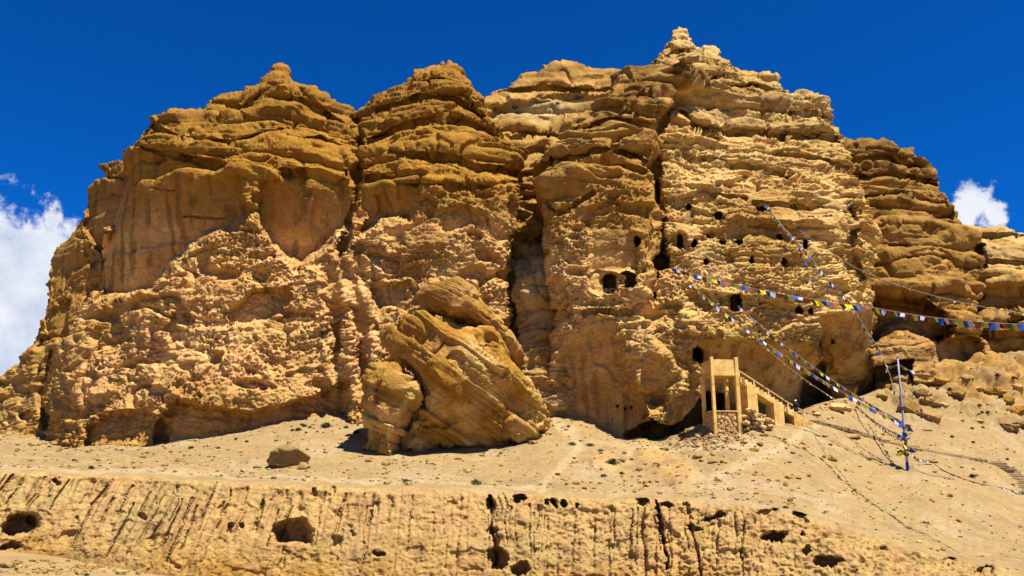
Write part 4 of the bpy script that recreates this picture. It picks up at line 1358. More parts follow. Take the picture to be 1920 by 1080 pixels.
def shrub_mesh(seed, n, flat, mat):
    r = random.Random(seed)
    bm = bmesh.new()
    for i in range(n):
        a, t = r.uniform(0, 6.283), r.random() ** 0.6
        el = r.uniform(0.1, 1.45)
        c = Vector((math.cos(a) * math.cos(el), math.sin(a) * math.cos(el), math.sin(el) * flat)) * t * r.uniform(0.75, 1.1)
        u = Vector((r.gauss(0, 1), r.gauss(0, 1), r.gauss(0, 1))).normalized()
        w = u.cross(Vector((r.gauss(0, 1), r.gauss(0, 1), r.gauss(0, 1)))).normalized()
        s = r.uniform(0.07, 0.15)
        vs = [bm.verts.new(c + u * s * 1.5), bm.verts.new(c + w * s * 0.6), bm.verts.new(c - u * s * 1.5), bm.verts.new(c - w * s * 0.6)]
        bm.faces.new(vs)
    me = bpy.data.meshes.new('foliage')
    bm.to_mesh(me)
    bm.free()
    me.materials.append(mat)
    return me


def stem_mesh(seed):
    r = random.Random(seed)
    bm = bmesh.new()
    for i in range(7):
        a, el = r.uniform(0, 6.283), r.uniform(0.4, 1.4)
        d = Vector((math.cos(a) * math.cos(el), math.sin(a) * math.cos(el), math.sin(el) * 0.7)) * r.uniform(0.5, 0.9)
        s = d.cross(Vector((0.3, 0.5, 0.9))).normalized() * 0.03
        t = d.cross(s).normalized() * 0.03
        b0 = [bm.verts.new(Vector((0, 0, -0.1)) + q) for q in (s, t, -s, -t)]
        tip = bm.verts.new(d)
        for k in range(4):
            bm.faces.new((b0[k], b0[(k + 1) % 4], tip))
    me = bpy.data.meshes.new('stem')
    bm.to_mesh(me)
    bm.free()
    me.materials.append(M_TWIG)
    return me


SHRUBS = [shrub_mesh(k, 330, 0.72, M_SHRUB) for k in range(3)]
TUFTS = [shrub_mesh(9 + k, 260, 0.5, M_GRASS) for k in range(2)]
STEMS = [stem_mesh(k) for k in range(2)]
DOT = ('small dark cushion shrub dotted on the gravel between left cliff and boulder', 'dark shrubs on the gravel fan')
GT = ('low green tuft on the gravel at the foot of the left cliff', 'green tufts under the left cliff')
RT = ('small dark bush dotted on the pale slope right of the flag pole', 'dark bushes on the right-hand slope')
plants = [
    (611, 801, 21, 0, 'largest round dark green shrub on the gravel left of the giant boulder', None),
    (548, 808, 9, 0, *DOT), (559, 807, 13, 0, *DOT), (571, 800, 11, 0, *DOT), (581, 802, 8, 0, *DOT), (566, 797, 8, 0, *DOT), (574, 812, 7, 0, *DOT), (595, 810, 6, 0, *DOT), (642, 777, 6, 0, *DOT),
    (649, 803, 11, 0, *DOT), (668, 812, 13, 0, *DOT), (671, 798, 6, 0, *DOT), (443, 824, 8, 0, *DOT), (463, 829, 8, 0, *DOT), (410, 841, 8, 0, *DOT),
    (358, 841, 11, 0, 'dark shrub midway along the foot of the left cliff', None),
    (171, 879, 13, 0, 'dark shrub close to the terrace rim at the left', None),
    (228, 845, 9, 1, *GT), (72, 835, 8, 1, *GT), (56, 834, 9, 1, *GT), (33, 835, 8, 1, *GT), (92, 838, 8, 1, *GT), (320, 848, 9, 1, *GT), (276, 850, 9, 1, *GT), (640, 840, 8, 1, *GT), (576, 843, 7, 1, *GT), (306, 838, 7, 1, *GT), (125, 842, 9, 1, *GT),
    (893, 908, 26, 1, 'dry olive grass tuft on the rim below the giant boulder', None),
    (763, 904, 16, 1, 'thin dry tuft on the rim left of the olive grass tuft', None),
    (1073, 834, 17, 1, 'leftmost of three green tufts right of the giant boulder', None),
    (1106, 836, 17, 1, 'middle of three green tufts right of the giant boulder', None),
    (1126, 846, 13, 1, 'rightmost of three green tufts right of the giant boulder', None),
    (1148, 870, 24, 0, 'dark spiky bush on the low mound below the cave mouth', None),
    (1132, 893, 14, 1, 'green tuft below the dark spiky bush', None),
    (1165, 889, 11, 0, 'small dark bush right of the green tuft on the mound', None),
    (1217, 905, 10, 1, 'faint tuft on the slope near the terrace rim', None),
    (1823, 895, 14, 0, 'round black-green bush alone on the lower right slope', None),
    (1837, 761, 9, 0, *RT), (1841, 774, 9, 0, *RT), (1852, 774, 9, 0, *RT), (1823, 804, 8, 0, *RT), (1825, 830, 8, 0, *RT), (1785, 820, 9, 0, *RT), (1888, 862, 8, 0, *RT), (1678, 787, 7, 0, *RT),
    (1781, 731, 10, 0, *RT), (1758, 729, 8, 0, *RT), (1805, 790, 7, 0, *RT), (1870, 705, 12, 0, *RT), (1900, 710, 12, 0, *RT), (1850, 760, 7, 0, *RT),
    (30, 1068, 7, 0, 'tiny dark bush on the low ground, leftmost', None), (162, 1079, 10, 0, 'tiny dark bush on the low ground below the terrace wall', None),
]
for key, noun in ((DOT, 'dark cushion shrubs left of the giant boulder'), (GT, 'low green tufts under the left cliff'), (RT, 'small dark bushes on the slope right of the pole')):
    same = sorted([p for p in plants if p[5] == key[1]], key=lambda p: p[0])
    for n_, p in enumerate(same):
        plants[plants.index(p)] = (*p[:4], ORD[n_] + ' from the left of the ' + noun, p[5])
for i, (px, py, w, kind, lab, grp) in enumerate(plants):
    q = hit(px, py, (terrace, ground))
    if q is None:
        continue
    s = w / 2 * q[0].y / FPX * 1.15
    e = empty('grass_tuft' if kind else 'shrub', q[0], i * 1.3)
    e.scale = (s, s, s)
    tag(e, lab, 'grass' if kind else 'shrub', grp)
    link('foliage', (TUFTS if kind else SHRUBS)[i % (2 if kind else 3)], None, e)
    if not kind:
        link('stem', STEMS[i % 2], None, e)
for i, (px, py, w, lab) in enumerate(((1085, 186, 20, 'grey-green bush high on the pale ledges between the two summits'), (965, 205, 18, 'low grey bush on the pale ledge behind the middle summit'), (1045, 195, 12, 'small bush left of the grey-green bush on the pale ledges'))):
    q = hit(px, py, (cliff_back,))
    if q:
        s = w / 2 * q[0].y / FPX * 1.2
        e = empty('shrub', q[0], i)
        e.scale = (s, s, s)
        tag(e, lab, 'shrub')
        link('foliage', TUFTS[i % 2], None, e)
        link('stem', STEMS[i % 2], None, e)

# ------------------------------------------------------------------ concrete pavilion and staircase
M_CONC = plain_mat('ochre_plaster', (0.55, 0.33, 0.09), 0.9, 1.3, 0.45, 0.5)
M_CONC2 = plain_mat('pale_plaster', (0.68, 0.435, 0.135), 0.9, 1.3, 0.42, 0.5)
M_MASON = plain_mat('rubble_stone', (0.52, 0.33, 0.13), 0.95, 3.0, 0.4, 0.5)
M_RAIL = plain_mat('rail_timber', (0.55, 0.36, 0.16), 0.8, 6.0, 0.3, 0.1)
M_STEEL = plain_mat('rail_post', (0.55, 0.46, 0.34), 0.6, 6.0, 0.2, 0.05, spec=0.3)


def box_mesh(name, sx, sy, sz, bev=0.02, taper=1.0, jit=0.0, seed=0):
    """box from z=0 up, centred in x and y"""
    bm = bmesh.new()
    bmesh.ops.create_cube(bm, size=1.0)
    r = random.Random(seed)
    for v in bm.verts:
        t = taper if v.co.z > 0 else 1.0
        v.co = Vector((v.co.x * sx * t, v.co.y * sy * t, (v.co.z + 0.5) * sz))
        if jit:
            v.co += Vector((r.uniform(-jit, jit), r.uniform(-jit, jit), r.uniform(-jit, jit)))
    if bev:
        bmesh.ops.bevel(bm, geom=list(bm.edges), offset=bev, segments=1, affect='EDGES')
    me = bpy.data.meshes.new(name)
    bm.to_mesh(me)
    bm.free()
    return me


def box(name, parent, loc, size, mat, rz=0.0, bev=0.02, taper=1.0, jit=0.0, seed=0, rx=0.0, ry=0.0):
    o = link(name, box_mesh(name, *size, bev=bev, taper=taper, jit=jit, seed=seed), mat, parent)
    o.location = loc
    o.rotation_euler = (rx, ry, rz)
    return o


def prism(name, parent, prof, y0, y1, mat):
    """side profile (x,z) extruded from y0 to y1"""
    bm = bmesh.new()
    a = [bm.verts.new((x, y0, z)) for x, z in prof]
    b = [bm.verts.new((x, y1, z)) for x, z in prof]
    n = len(prof)
    bm.faces.new(a)
    bm.faces.new(list(reversed(b)))
    for i in range(n):
        bm.faces.new((a[i], b[i], b[(i + 1) % n], a[(i + 1) % n]))
    bmesh.ops.recalc_face_normals(bm, faces=bm.faces)
    me = bpy.data.meshes.new(name)
    bm.to_mesh(me)
    bm.free()
    return link(name, me, mat, parent)


def tube_mesh(name, pts, rad, seg=6):
    bm = bmesh.new()
    rings = []
    n = len(pts)
    for i, p in enumerate(pts):
        p = Vector(p)
        t = (Vector(pts[min(i + 1, n - 1)]) - Vector(pts[max(i - 1, 0)])).normalized()
        u = t.cross(Vector((0.13, 0.31, 0.94)))
        if u.length < 1e-3:
            u = t.cross(Vector((1, 0, 0)))
        u.normalize()
        w = t.cross(u)
        rr = rad[i] if isinstance(rad, (list, tuple)) else rad
        rings.append([bm.verts.new(p + (u * math.cos(6.2832 * k / seg) + w * math.sin(6.2832 * k / seg)) * rr) for k in range(seg)])
    for a, b in zip(rings[:-1], rings[1:]):
        for k in range(seg):
            bm.faces.new((a[k], a[(k + 1) % seg], b[(k + 1) % seg], b[k]))
    bm.faces.new(list(reversed(rings[0])))
    bm.faces.new(rings[-1])
    me = bpy.data.meshes.new(name)
    bm.to_mesh(me)
    bm.free()
    for p in me.polygons:
        p.use_smooth = True
    return me


def stone_mesh(seed, k=1.0):
    r = random.Random(seed)
    bm = bmesh.new()
    bmesh.ops.create_icosphere(bm, subdivisions=1, radius=0.5)
    for v in bm.verts:
        v.co = Vector((max(-0.4, min(0.4, v.co.x)), max(-0.4, min(0.4, v.co.y)), max(-0.36, min(0.36, v.co.z)))) * r.uniform(0.9, 1.25)
    me = bpy.data.meshes.new('stone')
    bm.to_mesh(me)
    bm.free()
    me.materials.append(M_MASON)
    return me


STONES = [stone_mesh(k) for k in range(6)]

PV_Y = 81.5
pa = at(1341, 804, PV_Y)                       # front left corner of the base
SC = PV_Y / FPX                                # metres per photograph pixel here
pav = empty('viewing_pavilion', pa, math.radians(8))
tag(pav, 'ochre concrete pavilion on four tall columns above a rubble base by the cliff', 'pavilion')
W_, D_ = 48 * SC, 2.7
HB, HO, HP = 33 * SC, 68 * SC, 28 * SC
for (cx, cy, kx) in ((0, 0, 0), (W_, 0, 1), (0, D_, 2), (W_, D_, 3)):
    lo = -0.6 if cy == 0 else -0.2
    box('column', pav, (cx, cy, lo), (0.36, 0.36, HB + HO + (HP + 0.25 if cy == 0 else 0.0) - lo), M_CONC2, bev=0.03, taper=0.93, jit=0.035, seed=kx)
zf = HB + HO
box('floor_slab', pav, (W_ / 2, D_ / 2, zf - 0.06), (W_ - 0.3, D_ - 0.3, 0.2), M_CONC)
box('front_beam', pav, (W_ / 2, 0.02, zf - 0.12), (W_ - 0.35, 0.24, 0.32), M_CONC2)
box('rear_beam', pav, (W_ / 2, D_, zf - 0.12), (W_ - 0.35, 0.24, 0.3), M_CONC)
box('side_beam', pav, (0, D_ / 2, zf - 0.12), (0.24, D_ - 0.35, 0.3), M_CONC)
box('side_beam', pav, (W_, D_ / 2, zf - 0.12), (0.24, D_ - 0.35, 0.3), M_CONC)
box('front_parapet', pav, (W_ / 2, 0.03, zf + 0.2), (W_ - 0.33, 0.18, HP - 0.2), M_CONC2, jit=0.015, seed=4)
box('side_parapet', pav, (0.02, D_ / 2, zf + 0.18), (0.18, D_ - 0.33, HP - 0.28), M_CONC2, jit=0.015, seed=5)
box('base_slab', pav, (W_ / 2, D_ / 2, HB - 0.12), (W_ - 0.3, D_ - 0.3, 0.14), M_CONC)
box('sill_beam', pav, (W_ / 2, 0.0, HB - 0.08), (W_ - 0.36, 0.3, 0.1), M_CONC2)
box('sill_beam', pav, (0, D_ / 2, HB - 0.08), (0.3, D_ - 0.36, 0.1), M_CONC2)
box('base_core', pav, (W_ / 2, D_ / 2, -0.6), (W_ - 0.14, D_ - 0.14, HB + 0.46), M_MASON, bev=0.03)
r5 = random.Random(3)


def rubble_face(parent, n, place):
    """unmeasured rubble facing joined into one part"""
    bm = bmesh.new()
    for i in range(n):
        c, s = place(i)
        m = STONES[i % 6]
        R = Euler((r5.uniform(-0.5, 0.5), r5.uniform(-0.5, 0.5), r5.uniform(0, 6))).to_matrix()
        vs = [bm.verts.new(Vector(c) + R @ (v.co * s)) for v in m.vertices]
        for p in m.polygons:
            bm.faces.new([vs[k] for k in p.vertices])
    me = bpy.data.meshes.new('rubble_facing')
    bm.to_mesh(me)
    bm.free()
    o = link('rubble_facing', me, M_MASON, parent)
    o['kind'] = 'stuff'
    return o


rubble_face(pav, 90, lambda i: ((r5.uniform(0.25, W_ - 0.25), 0.06, r5.uniform(-0.4, HB - 0.15)), r5.uniform(0.22, 0.42)))
rubble_face(pav, 70, lambda i: ((0.06, r5.uniform(0.25, D_ - 0.2), r5.uniform(-0.4, HB - 0.15)), r5.uniform(0.22, 0.42)))

# staircase running down to the right from the platform
s_top = at(1388, 707, PV_Y + 1.0)
s_bot = at(1524, 795, PV_Y + 3.2)
stair = empty('concrete_staircase', (s_bot.x, s_bot.y, s_bot.z), 0)
tag(stair, 'open concrete staircase with railing climbing left to the pavilion', 'staircase')
dv = s_top - s_bot
run = math.hypot(dv.x, dv.y)
stair.rotation_euler = (0, 0, math.atan2(dv.y, dv.x))   # local +x runs uphill (towards the left)
NS = 19
rise, tread = dv.z / NS, run / NS
SW = 1.5                                         # the flight lies on the far side: local y < 0 is away from viewer
for i in range(NS):
    x0, z1 = i * tread, (i + 1) * rise
    zb = max(-0.6, z1 - rise - 0.55)
    prism('step', stair, [(x0, zb), (x0, z1), (x0 + tread, z1), (x0 + tread, zb + rise)] if i > 2 else [(x0, -0.6), (x0, z1), (x0 + tread, z1), (x0 + tread, -0.6)], -SW, 0.0, M_CONC2)


def gz(lx):
    p = stair.matrix_basis @ Vector((lx, 0, 0))
    return drop(p.x, p.y) - stair.location.z


bpy.context.view_layer.update()
fx = lambda px: (1524 - px) / (1524 - 1388) * run
for (pa_, pb_) in ((1418, 1399), (1468, 1449)):
    xa, xb = fx(pa_), fx(pb_)
    ztop = lambda x: x / tread * rise - 0.36
    zb = min(gz(xa), gz(xb)) - 0.4
    prism('pier', stair, [(xa, zb), (xa, ztop(xa)), (xb, ztop(xb)), (xb, zb)], -SW + 0.06, 0.05, M_CONC2)
xa, xb = -0.05, fx(1487)
prism('foot_block', stair, [(xa, gz(0) - 0.8), (xa, 0.02), (xb, xb / tread * rise - 0.36), (xb, gz(xb) - 0.8)], -SW + 0.06, 0.05, M_CONC)
rail_pts = []
posts = []
for px in (1526, 1493, 1456, 1428, 1400):
    x = max(-0.1, fx(px))
    zt = max(0.1, x / tread * rise)
    o = link('rail_post', tube_mesh('rail_post', [(0, 0, -0.2), (0, 0, 1.25)], 0.055, 6), M_STEEL, stair)
    o.location = (x, -SW + 0.12, zt)
    posts.append(o)
    rail_pts.append((x, -SW + 0.12, zt + 1.25))
rail_pts.append((run + 0.3, -SW + 0.12, dv.z + 1.4))
hand = link('handrail', tube_mesh('handrail', rail_pts, 0.085, 6), M_RAIL, stair)
for o in posts:
    o.parent = hand
link('lower_rail', tube_mesh('lower_rail', [(x, y, z - 0.8) for x, y, z in rail_pts[1:]], 0.025, 6), M_RAIL, stair)

# dry rubble wall between pavilion and stairs
rub = empty('rubble_wall', at(1405, 792, PV_Y + 0.6))
tag(rub, 'heap of dry-laid rubble between the pavilion base and the staircase', 'stone wall')
for i in range(64):
    px, py = r5.uniform(1393, 1444), 0
    top = np.interp(px, [1393, 1415, 1430, 1446], [766, 768, 776, 786])
    py = r5.uniform(top, 808)
    o = link('stone', STONES[i % 6], None, rub)
    o.location = at(px, py, PV_Y + 0.9 + r5.uniform(-0.5, 0.3) - (py - 780) * 0.02) - rub.location
    s = r5.uniform(0.35, 0.7)
    o.scale = (s * 1.4, s, s * 0.7)
    o.rotation_euler = (r5.uniform(-0.3, 0.3), r5.uniform(-0.3, 0.3), r5.uniform(-0.5, 0.5))

# stone pile in the cave window and the timber ledge
q = hit(1142, 541, (cliff_right,))
pile = empty('stone_pile', q[0] if q else at(1142, 548, 88))
tag(pile, 'little dry stone wall blocking the foot of the left square cave window', 'stone wall')
yp = hit(1128, 549, (cliff_right,))[0].y
for i in range(22):
    px, py = r5.uniform(1131, 1156), r5.uniform(541, 552)
    o = link('stone', STONES[i % 6], None, pile)
    o.location = at(px, py, yp + 0.5 + r5.uniform(-0.1, 0.2)) - pile.location
    s = r5.uniform(0.28, 0.42)
    o.scale = (s * 1.3, s, s * 0.8)
    o.rotation_euler = (0.2, r5.uniform(-0.3, 0.3), r5.uniform(-1, 1))
ly = hit(1310, 606, (cliff_right,))[0].y - 0.5
ledge = empty('timber_ledge', at(1310, 603, ly))
tag(ledge, 'weathered timber ledge propped on the cliff below the low cave arch', 'ledge')
for k in range(3):
    box('plank', ledge, (0, k * 0.28 - 0.3, 0.02 * k), (52 * ly / FPX, 0.24, 0.07), M_RAIL, rz=0.01 * k, ry=-0.02, seed=k, jit=0.02)
for k, px in enumerate((1288, 1308, 1330)):
    b_ = at(px, 603, ly) - ledge.location
    box('beam', ledge, (b_.x, 0.15, -0.16), (0.13, 1.2, 0.13), M_RAIL)
p0 = at(1332, 606, ly) - ledge.location
box('prop', ledge, (p0.x, -0.2, -0.75), (0.12, 0.12, 0.62), M_RAIL)

# ------------------------------------------------------------------ stone steps across the slope
M_STEP = plain_mat('step_stone', (0.30, 0.205, 0.10), 0.95, 3.0, 0.3, 0.4)
M_RISER = plain_mat('step_stone_dark', (0.25, 0.17, 0.085), 0.95, 3.0, 0.3, 0.4)


def stone_steps(label, path, n, lx, ly_, hz, rz, seed):
    r = random.Random(seed)
    pts = poly_resample(path, n)
    root = None
    prev = None
    for i, (px, py) in enumerate(pts):
        q_ = hit(px, py, (terrace,))
        if q_ is None:
            continue
        if root is None:
            root = empty('stone_stairs', q_[0])
            tag(root, label, 'steps')
        m = box_mesh('step', lx * r.uniform(0.85, 1.15), ly_, hz, 0.03, jit=0.05, seed=seed * 50 + i)
        o = link('step', m, M_STEP if i % 2 else M_RISER, root)
        o.location = q_[0] - root.location + Vector((0, 0.1, -hz * 0.42))
        o.rotation_euler = (r.uniform(-0.04, 0.04), r.uniform(-0.04, 0.04), rz + r.uniform(-0.08, 0.08))


stone_steps('upper flight of worn stone steps just below the concrete staircase', [(1527, 792), (1560, 801), (1600, 811), (1640, 823)], 22, 1.2, 0.42, 0.36, -0.25, 1)
stone_steps('middle flight of low stone steps crossing behind the flag pole', [(1640, 824), (1690, 836), (1740, 846), (1800, 857), (1848, 866)], 24, 1.15, 0.42, 0.28, -0.1, 2)
stone_steps('lower flight of broad stone steps at the right edge of the slope', [(1858, 868), (1880, 880), (1900, 893), (1922, 910), (1945, 925)], 15, 2.3, 0.5, 0.34, -0.12, 3)

# ------------------------------------------------------------------ person by the foot of the stairs
M_CLOTH = plain_mat('dark_clothing', (0.022, 0.022, 0.035), 0.9, 12, 0.3, 0)
M_TROUS = plain_mat('trousers', (0.05, 0.05, 0.075), 0.9, 12, 0.3, 0)
M_SKIN = plain_mat('skin', (0.30, 0.16, 0.09), 0.7, 12, 0.1, 0)
M_CAP = plain_mat('pale_cap', (0.62, 0.58, 0.50), 0.9, 12, 0.1, 0)


def skin_obj(name, verts, edges, radii, mat, parent):
    me = bpy.data.meshes.new(name)
    me.from_pydata(verts, edges, [])
    o = link(name, me, mat, parent)
    o.modifiers.new('skin', 'SKIN')
    for i, rr in enumerate(radii):
        sv = me.skin_vertices[0].data[i]
        sv.radius = (rr, rr) if not isinstance(rr, tuple) else rr
        sv.use_root = (i == 0)
    ss_ = o.modifiers.new('subdivision', 'SUBSURF')
    ss_.levels = ss_.render_levels = 2
    return o


sp_ = stair.matrix_basis @ Vector((fx(1503), -SW * 0.55, 0))
pz = stair.location.z + (int(fx(1503) / tread) + 1) * rise
man = empty('person', (sp_.x, sp_.y, pz), math.radians(-35))
tag(man, 'person in dark jacket and pale cap standing on the lowest steps of the concrete staircase', 'person')
bv = [(0, 0, 0.95), (0, 0, 1.15), (0, -0.01, 1.38), (0, -0.01, 1.49), (0, -0.02, 1.56), (0, -0.03, 1.66), (0, -0.02, 1.74),
      (0.18, 0, 1.41), (0.25, -0.02, 1.15), (0.24, -0.16, 0.93), (0.24, -0.21, 0.86), (-0.18, 0, 1.41), (-0.25, 0.0, 1.15), (-0.26, -0.12, 0.92), (-0.26, -0.15, 0.84),
      (0.10, 0, 0.90), (0.11, -0.06, 0.50), (0.11, 0.02, 0.08), (0.11, -0.14, 0.04), (-0.10, 0, 0.90), (-0.11, 0.04, 0.50), (-0.11, 0.10, 0.08), (-0.11, -0.06, 0.04)]
be = [(0, 1), (1, 2), (2, 3), (3, 4), (4, 5), (5, 6), (2, 7), (7, 8), (8, 9), (9, 10), (2, 11), (11, 12), (12, 13), (13, 14), (0, 15), (15, 16), (16, 17), (17, 18), (0, 19), (19, 20), (20, 21), (21, 22)]
br = [(0.15, 0.11), (0.14, 0.10), (0.16, 0.11), 0.06, 0.075, 0.095, 0.075, 0.075, 0.05, 0.038, 0.04, 0.075, 0.05, 0.038, 0.04, 0.095, 0.065, 0.045, 0.04, 0.095, 0.065, 0.045, 0.04]
skin_obj('body', bv, be, br, M_SKIN, man)
skin_obj('jacket', [(0, 0, 0.86), (0, 0, 1.12), (0, -0.005, 1.36), (0.19, 0, 1.41), (0.255, -0.02, 1.15), (0.245, -0.15, 0.95), (-0.19, 0, 1.41), (-0.255, 0, 1.15), (-0.265, -0.11, 0.94), (0, -0.005, 1.44)],
         [(0, 1), (1, 2), (2, 3), (3, 4), (4, 5), (2, 6), (6, 7), (7, 8), (2, 9)], [(0.20, 0.15), (0.18, 0.135), (0.19, 0.14), 0.095, 0.072, 0.055, 0.095, 0.072, 0.055, 0.075], M_CLOTH, man)
skin_obj('trousers', [(0, 0, 0.97), (0.10, 0, 0.88), (0.11, -0.06, 0.50), (0.11, 0.02, 0.10), (-0.10, 0, 0.88), (-0.11, 0.04, 0.50), (-0.11, 0.10, 0.10)],
         [(0, 1), (1, 2), (2, 3), (0, 4), (4, 5), (5, 6)], [(0.165, 0.125), 0.115, 0.085, 0.07, 0.115, 0.085, 0.07], M_TROUS, man)
bm = bmesh.new()
bmesh.ops.create_uvsphere(bm, u_segments=16, v_segments=8, radius=0.125)
for v in bm.verts:
    v.co.z = max(v.co.z, -0.02) * 0.95
    if v.co.y < -0.08 and v.co.z < 0.03:
        v.co.y -= 0.08
me = bpy.data.meshes.new('cap')
bm.to_mesh(me)
bm.free()
cp_ = link('cap', me, M_CAP, man)
cp_.location = (0, -0.025, 1.72)

# ------------------------------------------------------------------ flag pole and prayer flags
FLAGC = {'blue': (0.02, 0.085, 0.42), 'white': (0.50, 0.50, 0.55), 'red': (0.30, 0.06, 0.02), 'green': (0.09, 0.14, 0.045), 'yellow': (0.75, 0.58, 0.015)}


def flag_mat(name, c):
    m = plain_mat(name + '_flag_cloth', c, 0.85, 7.0, 0.22, 0.0)
    return m


FM = {k: flag_mat(k, v) for k, v in FLAGC.items()}
ORDER = ['blue', 'white', 'red', 'green', 'yellow']


def flag_mesh(seed, mat):
    """a square of thin cloth hanging from its upper edge, rippled by the wind"""
    r = random.Random(seed)
    bm = bmesh.new()
    nx, nz = 5, 4
    ph, sw, sh = r.uniform(0, 6.28), r.uniform(-0.35, 0.35), r.uniform(0.25, 0.8)
    g = []
    for j in range(nz + 1):
        row = []
        for i in range(nx + 1):
            u, v = i / nx - 0.5, j / nz
            row.append(bm.verts.new((u * (1 - 0.12 * v) + sh * v, sw * v + 0.10 * v * math.sin(ph + 5 * u + 3 * v), -v * (0.82 + 0.06 * math.sin(ph + 7 * u)))))
        g.append(row)
    for j in range(nz):
        for i in range(nx):
            bm.faces.new((g[j][i], g[j][i + 1], g[j + 1][i + 1], g[j + 1][i])).smooth = True
    me = bpy.data.meshes.new('flag')
    bm.to_mesh(me)
    bm.free()
    me.materials.append(mat)
    return me


FLAGS = {c: [flag_mesh(k * 7 + 31 * i, FM[c]) for k in range(4)] for i, c in enumerate(ORDER)}
M_CORD = plain_mat('cord', (0.42, 0.36, 0.26), 0.9, 5, 0.2, 0)
M_OLDCORD = plain_mat('weathered_cord', (0.16, 0.13, 0.08), 0.9, 5, 0.2, 0)
rf = random.Random(77)


def flag_string(label, pts, sag, size=0.46, gap=1.04, skip=0.0, name='prayer_flag_string', first=0, cord=0.02, cmat=None, start=0.0, end=1.0, mean=0.0, tall=1.0):
    """pts: 3D anchor points; the cord sags between each pair"""
    P = []
    for k in range(len(pts) - 1):
        a, b = pts[k], pts[k + 1]
        sg = sag[k] if isinstance(sag, (list, tuple)) else sag
        n = max(8, int((b - a).length / 0.5))
        for i in range(n + (k == len(pts) - 2)):
            t = i / n
            p = a.lerp(b, t)
            P.append(p - Vector((0, 0, sg * 4 * t * (1 - t))))
    root = empty(name, P[0])
    tag(root, label, 'prayer flags', 'strings of prayer flags')
    link('cord', tube_mesh('cord', [p - P[0] for p in P], cord, 5), cmat or M_CORD, root)
    L = [0.0]
    for a, b in zip(P[:-1], P[1:]):
        L.append(L[-1] + (b - a).length)
    s, k = L[-1] * start + size * 0.6, first
    j = 0
    while s < L[-1] * end - size * 0.5:
        while j < len(L) - 2 and L[j + 1] < s:
            j += 1
        t = (s - L[j]) / max(1e-6, L[j + 1] - L[j])
        p = P[j].lerp(P[j + 1], t)
        d = (P[j + 1] - P[j]).normalized()
        if rf.random() >= skip:
            c = ORDER[k % 5]
            o = link('flag', rf.choice(FLAGS[c]), None, root)
            up = Vector((0, 0, 1))
            y = up.cross(d)
            if y.length < 0.15:
                y = Vector((0, 1, 0))
            y.normalize()
            z = d.cross(y).normalized()
            if z.z < 0:
                z = -z
                y = -y
            zz = (z * 0.6 + up * 0.4).normalized()
            yy = zz.cross(d).normalized()
            M = Matrix((d, yy, d.cross(yy))).transposed()
            sc = size * rf.uniform(0.85, 1.12)
            o.matrix_local = Matrix.Translation(p - P[0]) @ M.to_4x4() @ Matrix.Rotation(rf.uniform(-0.55, 0.55) + mean, 4, 'X') @ Matrix.Diagonal((sc * 1.12, sc, sc * tall * rf.uniform(0.75, 1.1), 1))
        s += size * gap
        k += 1
    return root


pb = hit(1702, 882, (terrace,))[0]
pt = at(1683, 670, pb.y)
pole = empty('flag_pole', pb)
tag(pole, 'tall slender blue-grey flag pole wrapped in prayer flags on the right slope', 'pole')
pv = pt - pb
M_POLE = plain_mat('pole_paint', (0.30, 0.29, 0.38), 0.6, 3, 0.25, 0.05, spec=0.25)
M_BLUE = plain_mat('blue_cloth', (0.02, 0.055, 0.30), 0.85, 4, 0.4, 0.3)
M_DRAB = plain_mat('faded_cloth', (0.10, 0.075, 0.035), 0.9, 6, 0.6, 0.3)
on = lambda t: pv * t
shaft = link('shaft', tube_mesh('shaft', [on(-0.03), on(0.3), on(0.7), on(1.0)], [0.13, 0.12, 0.10, 0.075], 10), M_POLE, pole)
link('finial', tube_mesh('finial', [on(0.995), on(1.012), on(1.02)], [0.11, 0.11, 0.03], 8), M_POLE, shaft)
link('base_band', tube_mesh('base_band', [on(0.0), on(0.02), on(0.07)], [0.145, 0.145, 0.135], 10), M_BLUE, shaft)


def wrap(name, t0, t1, rad, mat, seed, n=9):
    r = random.Random(seed)
    pts, rr = [], []
    for i in range(n):
        t = t0 + (t1 - t0) * i / (n - 1)
        pts.append(on(t) + Vector((r.uniform(-0.06, 0.06), r.uniform(-0.05, 0.05), 0)))
        rr.append(rad * r.uniform(0.65, 1.3) * (0.6 if i in (0, n - 1) else 1))
    link(name, tube_mesh(name, pts, rr, 9), mat, pole)


wrap('blue_wrap', 0.36, 0.385, 0.17, M_BLUE, 3)
wrap('blue_wrap', 0.295, 0.32, 0.24, M_BLUE, 4, 7)
wrap('faded_wrap', 0.12, 0.29, 0.2, M_DRAB, 5, 14)
wrap('blue_wrap', 0.52, 0.56, 0.13, M_BLUE, 6, 5)
for i in range(16):
    c = rf.choice(['blue', 'blue', 'white', 'red', 'yellow', 'green'])
    o = link('tied_flag', rf.choice(FLAGS[c]), None, pole)
    t = rf.uniform(0.14, 0.42)
    a = rf.uniform(0, 6.28)
    o.location = on(t) + Vector((math.cos(a) * 0.3, math.sin(a) * 0.3, 0))
    s = rf.uniform(0.3, 0.6)
    o.scale = (s, s, s)
    o.rotation_euler = (rf.uniform(-0.6, 0.6), rf.uniform(-0.6, 0.6), a)

